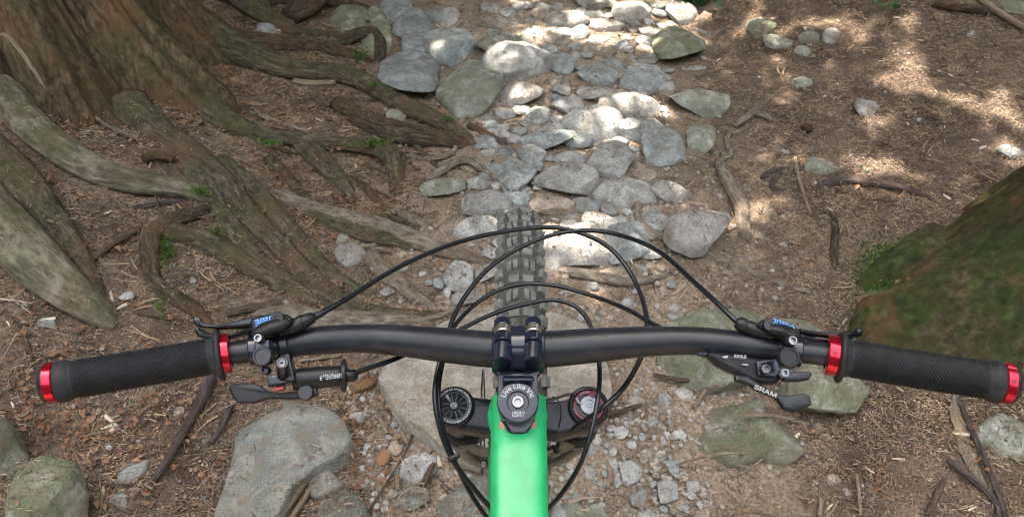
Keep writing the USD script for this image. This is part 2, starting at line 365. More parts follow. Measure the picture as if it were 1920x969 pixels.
def plate(poly, depth, thick=.008, n=None, bev=.0018, rnd=2.0, count=None):
    n = PLATE_N if n is None else norm(n)
    poly = rounded(poly, rnd) if rnd else np.asarray(poly, float)
    per = shapely.Polygon(poly).length
    poly = resample(poly, count or int(np.clip(per / 3, 24, 140)))
    c = P(poly[:, 0].mean(), poly[:, 1].mean(), depth)
    return prism(on_plane(poly, c, n), n, thick, bev)
def word(text, a, b, height, depth, n=None, lift=.0004, depth_thick=.0005, bold=True):
    """lettering whose base line runs from pixel a to pixel b on a plane through the first point"""
    n = PLATE_N if n is None else norm(n)
    pa = P(a[0], a[1], depth); pb = on_plane(np.array([b], float), pa, n)[0]
    m = meshkit.text_mesh(text, 1.0, .1, bold); v = np.array(m.vertices)
    L = np.linalg.norm(pb - pa); e1 = (pb - pa) / L; e2 = np.cross(n, e1)
    wx = v[:, 0].max()
    out = pa + v[:, :1] / wx * L * e1 + v[:, 1:2] * height * e2 + (v[:, 2:] / .1 * depth_thick + lift) * n
    return trimesh.Trimesh(out, m.faces, process=False)
def bolt(px, py, depth, rad, axis=None, h=.004, socket=.5):
    axis = PLATE_N if axis is None else axis
    return lathe(P(px, py, depth), axis, [(-.004, 0), (-.004, rad), (h - .0012, rad), (h, rad * .86), (h, rad * socket), (h - .003, rad * socket * .9), (h - .003, 0)], 20)

# ------------------------------------------------------------------ ground
def axis_steps(lo, hi, fine, far):
    a = list(np.arange(lo, hi, fine)); st = fine
    while a[-1] < far: st *= 1.22; a.append(a[-1] + st)
    st = fine; b = []
    x = lo
    while x > -far: st *= 1.22; x -= st; b.append(x)
    return np.array(b[::-1] + a)
gx, gy = axis_steps(-2.9, 2.9, .0125, 160), axis_steps(.3, 4.9, .0125, 160)
X, Y = np.meshgrid(gx, gy, indexing='ij')
Z = ground_h(X, Y)
near = (np.abs(X) < 3.2) & (Y > 0) & (Y < 5.2)
pp = np.stack([X, Y, 0 * X], -1)
Z = Z + np.where(near, .012 * (meshkit.fbm(pp * 38, 3, 21) - .5), 0)
gv = np.stack([X, Y, Z], -1).reshape(-1, 3)
gf = grid_faces(len(gx), len(gy), False)
gm = usdkit.mesh(stage, '/World/ground', (gv, gf), ground_mat, smooth=True)
tagm = tag(gm.GetPrim(), kind='structure')
tm = trail_mask(X, Y) * (.75 + .5 * meshkit.fbm(pp * 3, 3, 4) - .2)
UsdGeom.PrimvarsAPI(gm).CreatePrimvar('trail', Sdf.ValueTypeNames.FloatArray, 'vertex').Set(Vt.FloatArray.FromNumpy(np.clip(tm, 0, 1).astype(np.float32).ravel()))

# ------------------------------------------------------------------ stones
def stone(outline, zc, Hz, seed, p=2.3, na=44, nr=13, tilt=(0, 0), facets=5, rough=.10, under=112):
    """a stone whose widest outline (x, y) lies at height zc: superellipsoid rounding, a few planes sheared off, fractal relief"""
    rng = np.random.default_rng(seed)
    o = np.asarray(outline, float); c = np.array(shapely.Polygon(o).centroid.coords[0])
    ph = np.arange(na) / na * 2 * np.pi; dirs = np.stack([np.cos(ph), np.sin(ph)], -1)
    q = np.vstack([o, o[:1]]) - c; R = np.zeros(na)
    for a, b in zip(q[:-1], q[1:]):
        e = b - a; den = dirs[:, 0] * -e[1] + dirs[:, 1] * e[0]
        den = np.where(np.abs(den) < 1e-12, 1e-12, den)
        t = (a[0] * -e[1] + a[1] * e[0]) / den; s = (dirs[:, 0] * a[1] - dirs[:, 1] * a[0]) / den
        ok = (t > 0) & (s >= -1e-9) & (s <= 1 + 1e-9); R = np.where(ok, np.maximum(R, t), R)
    R = np.maximum(R, .15 * R.max())
    R = .5 * R + .25 * (np.roll(R, 1) + np.roll(R, -1))
    th = np.radians(np.linspace(2, under, nr)); e = 2 / p
    rr = np.sin(th) ** e; zz = Hz * np.sign(np.cos(th)) * np.abs(np.cos(th)) ** e
    v = np.concatenate([(R[None, :, None] * rr[:, None, None] * dirs[None]), np.repeat(zz[:, None, None], na, 1)], -1).reshape(-1, 3)
    top = np.array([[0, 0, Hz]]); v = np.vstack([v, top])
    S = np.array([np.abs(q[:, 0]).max(), np.abs(q[:, 1]).max(), Hz])
    for k in range(facets):
        n = norm(rng.normal(size=3) * [1, 1, .8] + [0, 0, .35]); n = norm(n / S)
        lim = np.quantile(v @ n, rng.uniform(.82, .95)); d = v @ n - lim
        v = v - np.where(d > 0, d * .86, 0)[:, None] * n
    sc = float(np.mean(S))
    v = v + norm(v / S) * ((meshkit.fbm(v / sc * 1.6 + seed * 3.1, 5, seed) - .5) * 2 * rough * sc)[:, None]
    v[:, 2] += tilt[0] * v[:, 0] + tilt[1] * v[:, 1]
    j = np.arange(na); f = np.vstack([grid_faces(nr, na), np.stack([np.full(na, nr * na), j, (j + 1) % na], -1)])
    m = trimesh.Trimesh(v, f, process=False); m.vertices = v
    if m.face_normals[-1][2] < 0: m.invert()
    return m, np.array([c[0], c[1], zc])

SEED = [100]
COVER = []            # outlines in the picture plane that litter keeps clear of
def put_stone(m, at, mat, label, group=None, name='stone', cat='stone', smooth=40):
    vn = m.vertex_normals; k = (vn[:, 2] > .82) & (np.ptp(m.vertices[:, 0]) > .06); TOPS.append(np.column_stack([m.vertices[k] + at, vn[k]]))
    pr = usdkit.mesh(stage, numbered('/World/' + name), m, mat, smooth=smooth)
    pr.AddTranslateOp().Set(Gf.Vec3d(*map(float, at)))
    return tag(pr.GetPrim(), label, cat, group)
FOOT = []; TOPS = []
def cobble(cx, cy, w, h, kind, label, rot=0, hr=.54, p=2.3, facets=7, sink=.31, rough=.09, jit=.14, big=False, group=None, name='stone', cat='stone'):
    """a stone seen as about w by h pixels round (cx, cy)"""
    SEED[0] += 1; sd = SEED[0]; rng = np.random.default_rng(sd)
    g = hit(cx, cy + h * .18); d = (g - EYE) @ FWD
    al = math.atan2(EYE[2] - g[2], math.hypot(g[0], g[1]))
    sx = w / 2 * d / F; hh = h / 2 * d / F; Hz = hr * min(sx, 1.2 * hh / math.sin(al))
    if Hz * math.cos(al) > .8 * hh: Hz = .8 * hh / math.cos(al)
    sy = math.sqrt(max(hh ** 2 - (Hz * math.cos(al)) ** 2, (.3 * hh) ** 2)) / math.sin(al)
    k = 9; a = np.arange(k) / k * 2 * np.pi + rng.uniform(-.25, .25, k)
    rr = 1 + rng.uniform(-jit, jit, k); poly = np.stack([sx * rr * np.cos(a), sy * rr * np.sin(a)], -1)
    poly = np.array(shapely.Polygon(poly).buffer(.12 * min(sx, sy)).buffer(-.06 * min(sx, sy)).exterior.coords)[:-1]
    r = math.radians(rot); az = math.atan2(g[0], g[1])
    ca, sa = math.cos(-r - az), math.sin(-r - az)
    poly = poly @ np.array([[ca, sa], [-sa, ca]])
    zc = g[2] - .035 + Hz * (.5 - sink) + .035
    zc = float(ground_h(g[0], g[1], False)) + Hz * (.45 - sink)
    c = hit(cx, cy, zc + Hz * .12 - float(ground_h(g[0], g[1], False)))
    poly = poly + c[:2]
    na, nr = (84, 26) if big or w > 75 else (56, 17) if w > 40 else (26, 9)
    m, at = stone(poly, zc, Hz, sd, p, na, nr, (rng.uniform(-.12, .12), rng.uniform(-.12, .12)), facets, rough)
    COVER.append((cx, cy, w / 2, h / 2)); FOOT.append(shapely.Polygon(poly).buffer(0))
    return put_stone(m, at, ROCK[kind] if isinstance(kind, str) else kind, label, group, name, cat)
def slab(outline, hz, kind, label, p=4.0, facets=6, rough=.05, tilt=(0, 0), lift=0.0, name='rock_slab', cat='rock', under=105, rnd=10):
    SEED[0] += 1
    o = np.asarray(outline, float); o = resample(rounded(o, rnd), 90)
    cen = hit(o[:, 0].mean(), o[:, 1].mean()); zc = float(ground_h(cen[0], cen[1], False)) + lift
    d = ray(o[:, 0], o[:, 1]); t = (EYE[2] - zc - hz * .6) / -d[:, 2]; q = EYE + t[:, None] * d
    m, at = stone(q[:, :2], zc, hz, SEED[0], p, 120, 34, tilt, facets, rough, under)
    FOOT.append(shapely.Polygon(q[:, :2]).buffer(0))
    return put_stone(m, at, ROCK[kind], label, None, name, cat)

# the large slabs
slab([(855, 592), (935, 580), (1030, 588), (1128, 620), (1140, 690), (1150, 735), (1120, 790), (1030, 850), (930, 872), (845, 850), (800, 812), (748, 778), (704, 708), (755, 655), (800, 625)], .040, 'slab',
     'broad pale flat slab of rock underneath the front wheel', p=12, facets=2, rough=.035, lift=.022)
slab([(446, 752), (545, 742), (612, 762), (650, 795), (664, 832), (640, 865), (590, 885), (556, 915), (520, 990), (398, 990), (418, 930), (436, 850)], .045, 'slate', 'long flat blue-grey slab with a straight left edge under the left thumb paddle', p=10, facets=3, rough=.06, lift=.0, tilt=(.08, -.08), rnd=2)
slab([(1205, 668), (1225, 610), (1290, 588), (1375, 574), (1440, 588), (1470, 620), (1475, 680), (1400, 715), (1330, 712), (1250, 697)], .10, 'moss', 'wide green-tinted boulder behind the right half of the handlebar', p=3, facets=7, rough=.12)
slab([(1420, 596), (1470, 588), (1530, 612), (1560, 640), (1545, 680), (1480, 690), (1440, 650)], .085, 'green', 'cream-topped lichened rock just behind the right brake lever', p=3.4, facets=4, rough=.06)
slab([(1300, 845), (1312, 792), (1350, 745), (1400, 728), (1436, 735), (1440, 782), (1490, 805), (1530, 832), (1562, 858), (1500, 868), (1430, 862), (1350, 872)], .095, 'moss', 'green mossy boulder half buried in needles under the right gear lever', p=3, facets=7, rough=.12, lift=-.03)
slab([(1470, 690), (1560, 672), (1650, 690), (1632, 740), (1590, 776), (1556, 786), (1500, 765), (1475, 735)], .11, 'moss', 'mossy pointed rock with pale speckles under the right grip', p=3, facets=8, rough=.12, lift=-.01)
slab([(18, 985), (8, 940), (55, 890), (95, 868), (150, 872), (150, 910), (128, 960), (122, 990)], .095, 'moss', 'angular grey rock with a green mossy ridge in the bottom left corner', p=6, facets=9, rough=.06, lift=.02, rnd=2, tilt=(-.25, .1))
slab([(-60, 770), (-10, 765), (18, 785), (26, 830), (10, 860), (-50, 865)], .10, 'moss', 'dark shaded rock cut by the left edge of the picture', p=2.8, facets=5, lift=.0)
slab([(585, 985), (600, 935), (650, 912), (690, 925), (700, 955), (690, 990)], .05, 'slate', 'dark grey flat stone at the bottom edge, right of the two pale twigs', p=3.4, facets=4, rough=.05)
slab([(800, 985), (812, 945), (850, 915), (880, 890), (930, 880), (960, 900), (960, 985)], .05, 'slate', 'smooth blue-grey rock under the cables beside the green frame', p=3, facets=4, rough=.05, lift=-.01)

# the boulders and cobbles of the trail bed: centre, width, height in the picture, stone, label
ROCKS = [
 (742, 12, 58, 62, 'blue', 'teal-tinted boulder at the top edge, furthest left of the stone bank'),
 (772, 48, 62, 66, 'blue', 'dark blue-grey rounded boulder just below the teal-tinted boulder'),
 (776, 84, 46, 42, 'blue', 'small blue-grey stone wedged above the big round boulder'),
 (812, 30, 48, 32, 'blue', 'small dark grey stone left of the pale stone near the top edge'),
 (842, 33, 36, 34, 'pale', 'small pale stone between blue-grey stones near the top edge'),
 (843, 84, 92, 76, 'blue', 'grey-blue boulder with a sunlit pale left shoulder'),
 (768, 142, 104, 104, 'blue', 'big round blue-grey boulder at the foot of the mossy root'),
 (880, 166, 108, 96, 'green', 'blocky greenish boulder with a sharp edge down its middle'),
 (940, 88, 98, 44, 'green', 'low rounded rock tucked behind the long cream boulder'),
 (968, 124, 138, 78, 'grey', 'long cream-topped boulder in the middle of the stone bank'),
 (984, 178, 92, 44, 'pale', 'wedge-shaped pale stone with a bright right tip below the long boulder'),
 (940, 215, 48, 26, 'grey', 'small grey stone alone in leaves under the blocky greenish boulder'),
 (1010, 217, 50, 32, 'grey', 'small grey stone left of the large domed stone'),
 (1053, 160, 36, 42, 'pale', 'narrow upright pale stone right of the long boulder tip'),
 (1048, 124, 58, 38, 'blue', 'flat dull grey stone right of the long cream boulder'),
 (1065, 201, 66, 38, 'grey', 'oval stone above and left of the large domed stone'),
 (1112, 233, 112, 66, 'grey', 'large domed grey stone in the middle of the trail'),
 (1118, 180, 84, 34, 'pale', 'bright flat stone in the sun above the domed stone'),
 (1190, 205, 118, 52, 'pale', 'wide pale stone in full sun right of the domed stone'),
 (1118, 146, 80, 34, 'blue', 'flat blue-grey paving stone sunk in the dirt above the sunlit stones'),
 (1203, 148, 76, 54, 'blue', 'blue-grey tilted stone above the wide sunlit stone'),
 (1028, 266, 92, 40, 'blue', 'flat grey stone slanting to the right below the domed stone'),
 (1078, 265, 64, 34, 'blue', 'small flat blue-grey stone tucked under the domed stone'),
 (1068, 296, 76, 24, 'grey', 'thin flat stone lying over the broad bread-shaped stone'),
 (998, 290, 60, 36, 'blue', 'dark narrow stone above the round grey stone'),
 (967, 322, 68, 60, 'blue', 'round grey stone by the thin curved root'),
 (1060, 341, 116, 62, 'grey', 'broad bread-shaped stone ahead of the front tyre'),
 (1143, 304, 84, 74, 'grey', 'angular stone with a dark right face, right of the bread-shaped stone'),
 (1205, 246, 92, 54, 'blue', 'flat slate-blue stone under the wide sunlit stone'),
 (1240, 277, 94, 76, 'blue', 'large smooth slate-blue boulder on the right of the stone bed'),
 (830, 353, 76, 42, 'green', 'greenish oval stone lying furthest left, under the thin curved root'),
 (900, 345, 46, 26, 'grey', 'small stone between the oval stone and the round grey stone'),
 (905, 383, 112, 50, 'grey', 'broad pale-brown stone left of the top of the tyre'),
 (965, 374, 66, 30, 'blue', 'low grey stone right behind the top of the tyre'),
 (1030, 388, 84, 40, 'tan', 'brownish stone at the right of the tyre top'),
 (1095, 388, 60, 34, 'blue', 'dark grey stone right of the brownish stone'),
 (1168, 364, 132, 56, 'grey', 'long flat slab beside the loop of root'),
 (1268, 88, 96, 70, 'moss', 'mossy yellow-green boulder on the right bank near the top'),
 (1306, 191, 120, 54, 'green', 'wide flat-topped mossy stone on the right of the trail'),
 (1315, 262, 56, 56, 'green', 'pale green triangular stone right of the slate-blue boulder'),
 (1258, 366, 92, 38, 'pale', 'bright sunlit stone inside the loop of root'),
 (1272, 22, 62, 46, 'pale', 'pale sunlit stone on the right side of the trail at the top'),
 (1560, 66, 28, 24, 'pale', 'small white stone at the end of a row of grey flakes'),
 (1517, 70, 40, 20, 'green', 'grey-green flake left of the small white stone'),
 (1505, 96, 32, 18, 'green', 'smaller grey-green flake below the row of flakes'),
 (1624, 203, 42, 28, 'pale', 'white stone lying alone on the brown right bank'),
 (1545, 317, 66, 28, 'green', 'flat grey-green stone above the dark root on the right bank'),
 (1893, 290, 54, 28, 'blue', 'teal flat stone just above the right tree'),
 (1900, 14, 52, 28, 'moss', 'mossy stone in the top right corner'),
 (1458, 78, 60, 24, 'green', 'long tilted grey flake on the upper right bank'),
 (1428, 52, 52, 34, 'moss', 'brownish mossy stone on the upper right bank'),
 (1502, 156, 42, 24, 'green', 'small grey-green stone half sunk on the right bank'),
 (1182, 22, 62, 42, 'pale', 'pale round stone in the sun on the far trail'),
 (1140, 52, 72, 28, 'pale', 'low sunlit slab on the far trail'),
 (1062, 40, 76, 30, 'pale', 'flat sunlit stone at the far left of the trail top'),
 (1100, 8, 70, 22, 'pale', 'pale stone at the very top of the trail'),
 (1215, 62, 44, 22, 'pale', 'small pale stone below the round stone on the far trail'),
 (640, 449, 26, 20, 'green', 'small greenish stone touching the white stone between the roots'),
 (658, 476, 56, 38, 'pale', 'lumpy white stone between the roots on the left'),
 (895, 430, 94, 42, 'grey', 'smooth cream stone left of the upper tyre'),
 (1092, 462, 104, 72, 'pale', 'big sunlit boulder right of the upper tyre'),
 (1036, 474, 44, 74, 'pale', 'tall bright stone squeezed between tyre and sunlit boulder'),
 (1170, 455, 84, 76, 'blue', 'shaded blue-grey stone right of the sunlit boulder'),
 (1122, 418, 76, 34, 'grey', 'small grey stone above the sunlit boulder'),
 (862, 520, 58, 52, 'grey', 'round grey stone left of the tyre, under the longest cable'),
 (822, 533, 22, 28, 'blue', 'little dark stone left of the round grey stone'),
 (728, 547, 26, 18, 'grey', 'little flat stone on the pale root'),
 (839, 547, 15, 17, 'grey', 'tiny stone under the round grey stone'),
 (914, 511, 40, 40, 'pale', 'pale stone pressed against the left of the tyre'),
 (877, 560, 52, 34, 'grey', 'pale flat stone where two cables meet above the bar'),
 (1266, 596, 26, 19, 'pale', 'small pale stone just above the bar right of the cables'),
 (1263, 578, 18, 14, 'grey', 'tiny grey stone above the small pale stone'),
 (1181, 570, 26, 24, 'grey', 'small grey stone under the crossing cables on the right'),
 (1302, 460, 40, 14, 'grey', 'thin grey stone under the bright angular rock'),
 (545, 531, 26, 27, 'pale', 'round cream stone on the flat roots left of the long cable'),
 (620, 535, 20, 18, 'grey', 'small grey stone right of the round cream stone'),
 (521, 580, 46, 34, 'grey', 'grey stone above the left brake lever'),
 (560, 585, 34, 26, 'pale', 'pale stone above the left brake hose boot'),
 (235, 557, 28, 16, 'pale', 'flat pale stone on brown needles by the long mossy root'),
 (612, 906, 62, 48, 'slate', 'rounded dark grey stone right of the pale twigs'),
 (250, 883, 56, 34, 'grey', 'wide grey stone among needles at the lower left'),
 (222, 937, 32, 30, 'grey', 'round grey stone near the bottom left rock'),
 (237, 900, 14, 12, 'blue', 'tiny blue-grey pebble under the wide grey stone'),
 (250, 922, 20, 18, 'grey', 'little dull stone right of the round grey stone'),
 (1886, 815, 88, 72, 'green', 'pale angular stone at the right edge under the right grip'),
 (784, 880, 62, 56, 'grey', 'rounded mottled stone left of the cable clip'),
 (743, 838, 30, 26, 'tan', 'olive pebble left of the slab corner'),
 (672, 781, 30, 22, 'pale', 'cream pebble in front of the dropper cable'),
 (803, 834, 20, 17, 'tan', 'yellowish pebble at the edge of the broad slab'),
 (690, 836, 16, 14, 'grey', 'small grey pebble left of the olive pebble'),
 (775, 935, 84, 46, 'slate', 'dull flat stone below the mottled stone'),
 (735, 926, 24, 16, 'pale', 'light pebble beside the dull flat stone'),
 (1180, 885, 42, 40, 'grey', 'round grey stone in the gravel right of the frame'),
 (1250, 922, 38, 54, 'grey', 'tall grey stone in the gravel at the lower right'),
 (1299, 911, 24, 20, 'pale', 'round pale stone right of the tall grey stone'),
 (1294, 927, 18, 14, 'grey', 'small dull stone under the round pale stone'),
 (1213, 974, 34, 40, 'grey', 'pale stone at the bottom edge left of the tall grey stone'),
 (1198, 934, 30, 32, 'grey', 'grey stone left of the tall grey stone'),
 (1076, 960, 42, 36, 'green', 'olive stone at the bottom right next to the frame'),
 (1113, 968, 44, 40, 'green', 'second olive stone from the frame at the bottom edge'),
 (1044, 965, 40, 44, 'blue', 'dark stone touching the frame at the bottom edge'),
 (1243, 753, 30, 28, 'grey', 'largest light pebble at the top of the gravel patch'),
 (1193, 755, 34, 18, 'pale', 'long pale pebble left of the largest light pebble'),
 (1225, 793, 32, 16, 'pale', 'oval pale pebble in the upper gravel patch'),
 (1167, 812, 26, 26, 'grey', 'dull pebble left of the middle of the gravel patch'),
 (1275, 816, 26, 16, 'grey', 'boxy grey pebble beside the mossy boulder'),
 (1260, 875, 26, 22, 'blue', 'bluish stone under the curved straw'),
 (1104, 846, 16, 22, 'blue', 'bluish oval pebble right of the fork leg'),
 (1172, 852, 30, 14, 'tan', 'reddish-brown leaf-shaped pebble above the round grey stone'),
 (1208, 857, 16, 22, 'tan', 'tan upright pebble right of the reddish pebble'),
 (1107, 886, 20, 26, 'pale', 'pale upright pebble right of the right cable'),
 (1158, 901, 14, 22, 'grey', 'narrow pebble left of the round grey stone'),
 (1533, 801, 13, 17, 'grey', 'small grey pebble under the pointed mossy rock'),
 (1587, 922, 18, 12, 'pale', 'small whitish pebble at the lower right'),
 (1562, 900, 26, 22, 'tan', 'tan chunk of stone at the lower right'),
 (1282, 738, 30, 24, 'pale', 'pale pink stone under the right half of the bar'),
 (415, 325, 16, 11, 'pale', 'tiny white stone beside the weathered root end'),
 (360, 526, 12, 12, 'blue', 'tiny bluish pebble in leaves right of the curved dark root'),
 (500, 50, 30, 36, 'blue', 'pale teal stone among roots at the top left'),
 (745, 218, 40, 24, 'green', 'teal-green stone under the mossy root'),
 (660, 40, 70, 60, 'moss', 'mossy grey block at the top beside the stone bank'),
 (705, 60, 54, 80, 'moss', 'tall mossy rock face left of the dark blue-grey boulder'),
 (85, 606, 26, 24, 'blue', 'dull blue-grey pebble on needles above the left grip'),
 (160, 752, 14, 11, 'blue', 'small bluish pebble just under the left grip'),
 (168, 745, 12, 10, 'tan', 'tiny ochre pebble under the left grip'),
 (205, 839, 11, 13, 'pale', 'tiny white pebble lower left'),
 (335, 770, 26, 15, 'tan', 'olive-tan pebble below the left grip'),
 (384, 836, 12, 11, 'pale', 'tiny pale pebble left of the long slab'),
]
for cx, cy, w, h, kind, label in ROCKS:
    kw = {}
    if kind in ('blue', 'grey') and w > 60: kw = dict(p=2.5, facets=6)
    if kind == 'pale': kw = dict(p=2.6, facets=6)
    if h < .5 * w: kw['p'] = 2.8
    cobble(cx, cy, w * 1.12, h * 1.14, kind, label, cat='boulder' if w > 75 else 'pebble' if w < 33 else 'stone',
           name='boulder' if w > 75 else 'pebble' if w < 33 else 'stone', **kw)
slab([(1246, 424), (1252, 408), (1290, 396), (1335, 384), (1362, 392), (1386, 420), (1372, 432), (1322, 452), (1300, 456), (1262, 440)], .062, 'pale', 'bright angular rock with a dark undercut lower edge on the right', p=3.6, facets=5, rough=.04, lift=.03, under=125, rnd=3)

# pebbles of the gravel patches, nothing sets one apart from the next
def scatter_pebbles(n, xs, ys, wl, wh, label, group, seed):
    rng = np.random.default_rng(seed); done = 0; tries = 0
    while done < n and tries < n * 40:
        tries += 1
        x, y = rng.uniform(*xs), rng.uniform(*ys); w = rng.uniform(wl, wh) ** 1.0
        if any(abs(x - a) < (b + w / 2) * .8 and abs(y - c) < (e + w / 2) * .8 for a, c, b, e in COVER): continue
        g = hit(x, y)
        if any(f.contains(shapely.Point(g[0], g[1])) for f in FOOT[:11]): continue
        cobble(x, y, w, w * rng.uniform(.6, .95), rng.choice(['grey', 'tan', 'tan', 'grey', 'blue']), label, rot=rng.uniform(0, 180), group=group, name='pebble', cat='pebble', facets=1, rough=.06, jit=.10)
        done += 1
def fillers():
    rng = np.random.default_rng(12); done = 0; tries = 0
    while done < 130 and tries < 9000:
        tries += 1; y = rng.uniform(8, 480); c = 1090 - .10 * (y - 60); x = rng.uniform(c - 190 + .1 * y, c + 175); w = rng.uniform(20, 56)
        if any(abs(x - a) < (b + w / 2) * .66 and abs(y - cc) < (e + w * .3) * .66 for a, cc, b, e in COVER): continue
        cobble(x, y, w, w * rng.uniform(.5, .75), rng.choice(['grey', 'grey', 'pale', 'blue', 'tan']), 'half-buried grey stone filling a gap in the stony bed of the trail', rot=rng.uniform(-40, 40), group='stones filling the trail bed', hr=.4, sink=.36, p=2.6)
        done += 1
fillers()
scatter_pebbles(60, (1040, 1300), (730, 975), 9, 20, 'small grey pebble in the gravel patch between right fork leg and mossy boulder', 'pebbles in the gravel right of the frame', 1)
scatter_pebbles(34, (640, 850), (760, 960), 8, 17, 'small grey pebble in the dirt left of the fork, below the broad slab', 'pebbles in the dirt left of the fork', 2)
scatter_pebbles(40, (1010, 1330), (60, 130), 8, 20, 'small pebble on the dusty far part of the trail', 'pebbles on the far trail', 3)
scatter_pebbles(34, (980, 1260), (480, 610), 8, 22, 'small pebble around the cables right of the tyre', 'pebbles right of the tyre', 4)
scatter_pebbles(30, (700, 930), (430, 580), 8, 18, 'small pebble in the roots and dirt left of the tyre', 'pebbles left of the tyre', 5)
scatter_pebbles(26, (1360, 1900), (60, 560), 7, 14, 'small pale pebble scattered over the brown right bank', 'pebbles on the right bank', 6)
# ------------------------------------------------------------------ trees, roots
def trunk(cx, cy, z0, top, r_top, lobes, seed, na=220, nz=110, lean=(0, 0), ridge=.035, r_base=None):
    """lobes: azimuth, extra radius at the ground, height over which it fades, sharpness"""
    ph = np.arange(na) / na * 2 * np.pi
    z = np.concatenate([np.linspace(-.35, 1.6, nz - 18, endpoint=False), np.linspace(1.6, top, 18)])
    R = (r_top + (r_base or r_top * .25) * np.exp(-np.maximum(z, 0) / .55))[:, None] * np.ones(na)
    for az, amp, hgt, sharp in lobes:
        d = np.cos(ph - math.radians(az)); R = R + amp * np.exp(-np.maximum(z + .1, 0) / hgt)[:, None] * np.maximum(d, 0)[None] ** sharp
    R = R * (1 - .4 * sm(2, top, z))[:, None]
    g = np.stack([np.cos(ph)[None] * 5 + 0 * z[:, None], np.sin(ph)[None] * 5 + 0 * z[:, None], z[:, None] * 1.3 + 0 * ph[None]], -1)
    big = meshkit.fbm(g + seed, 3, seed) - .5
    g2 = g * [3.2, 3.2, 1.6]; rid = 1 - 2 * np.abs(meshkit.fbm(g2 + seed, 4, seed + 3) - .5) * 2
    R = R + .16 * big * r_top + ridge * rid
    v = np.stack([cx + R * np.cos(ph) + (lean[0] * z)[:, None], cy + R * np.sin(ph) + (lean[1] * z)[:, None], z0 + z[:, None] + 0 * ph[None]], -1).reshape(-1, 3)
    m = trimesh.Trimesh(v, grid_faces(len(z), na), process=False); m.invert()
    m.metadata['fibre'] = np.stack([R * np.cos(ph)[None], R * np.sin(ph)[None], z[:, None] + 0 * R], -1).reshape(-1, 3)
    return m
def root_pts(rows):
    """rows: pixel x, y, radius in pixels, share of the radius that the centre stands above the soil"""
    out = []
    for px, py, rp, lift in rows:
        g = hit(px, py); d = (g - EYE) @ FWD; r = rp * d / F
        q = hit(px, py, lift * r); z = float(ground_h(q[0], q[1], False)) + lift * r
        out.append([q[0], q[1], z, r])
    return np.array(out)
def root(rows, seed, flat=.82, bark=.15, n=30):
    p = root_pts(rows); L = np.linalg.norm(np.diff(p[:, :3], axis=0), axis=1).sum()
    return tube(p, n, int(np.clip(L / .018, 20, 110)), flat, bark, seed, up=np.array([0, 0, 1.0]))

TOPS_R = []
left = thing('cedar_tree', 'large brown-barked cedar at the top left with roots spreading over the trail', 'tree')
b = hit(215, 165)
LC = (-1.80, 2.50)
z0 = float(ground_h(*LC, False)) - .02
obj('trunk', trunk(LC[0], LC[1], z0, 9.5, .25, [(-52, .36, .36, 34), (-20, .40, .34, 40), (14, .28, .36, 24), (-92, .18, .30, 16), (-135, .40, .22, 8), (60, .2, .3, 6), (110, .25, .3, 4), (180, .3, .3, 4)], 3, r_base=.15, na=360, nz=160, ridge=.05), BARK['trunk'], left)
def lroot(rows, mat, seed, **k):
    m = root(rows, seed, **k); vn = m.vertex_normals; q = vn[:, 2] > .72; TOPS_R.append(np.column_stack([m.vertices[q], vn[q]]))
    obj('root', m, BARK[mat], left, smooth=60)
lroot([(190, -40, 50, .6), (310, 14, 44, .65), (385, 60, 34, .65), (480, 110, 28, .6), (560, 132, 23, .6), (640, 138, 20, .65), (700, 160, 19, .65), (770, 202, 19, .6), (830, 230, 17, .5), (880, 268, 11, .2), (930, 292, 6, -.4)], 'root', 11)
lroot([(430, -30, 40, .6), (470, 5, 28, .6), (520, 45, 16, .5), (580, 62, 9, .3), (640, 66, 6, -.3)], 'root', 12)
lroot([(430, 66, 14, .2), (500, 78, 18, .4), (580, 85, 18, .4), (650, 100, 14, .3), (700, 120, 9, -.2)], 'dark', 13)
lroot([(330, 150, 34, .2), (400, 210, 30, .3), (450, 242, 22, .45), (520, 258, 15, .6), (600, 267, 15, .75), (670, 274, 17, .85), (728, 288, 20, .8), (742, 325, 17, .3), (746, 372, 12, -.4)], 'root', 14)
lroot([(240, 190, 40, .1), (320, 262, 30, .25), (400, 322, 24, .35), (455, 385, 22, .4), (515, 455, 21, .4), (585, 520, 19, .35), (670, 572, 17, .3), (770, 592, 14, .2), (850, 590, 10, -.3)], 'root', 15, flat=.6)
lroot([(300, 262, 22, .1), (370, 335, 20, .3), (415, 400, 19, .35), (470, 470, 18, .35), (540, 530, 16, .3), (620, 575, 13, .1), (690, 598, 9, -.4)], 'root', 35, flat=.6)
lroot([(410, 300, 18, .1), (470, 350, 19, .35), (520, 405, 19, .4), (570, 460, 17, .35), (640, 525, 14, .2), (700, 556, 9, -.3)], 'root', 36, flat=.65)
lroot([(500, 300, 16, .1), (540, 340, 16, .3), (580, 395, 14, .3), (600, 430, 10, -.2)], 'dark', 37, flat=.7)
lroot([(-90, 96, 34, .65), (-10, 168, 34, .7), (60, 234, 32, .7), (130, 290, 29, .7), (200, 327, 27, .7), (270, 342, 25, .7), (340, 352, 22, .65), (385, 366, 18, .5), (402, 374, 14, .35), (412, 380, 9, .1)], 'bright', 17, bark=.2, n=34)
lroot([(-160, 230, 50, .6), (-30, 382, 50, .65), (45, 462, 46, .65), (105, 520, 40, .62), (158, 565, 31, .58), (190, 590, 23, .45), (206, 604, 16, .2), (216, 612, 10, -.1)], 'bright', 18, bark=.2, n=34)
lroot([(-40, 250, 30, .5), (20, 330, 40, .6), (80, 400, 34, .5), (140, 480, 22, .3), (190, 560, 12, -.2)], 'root', 19)
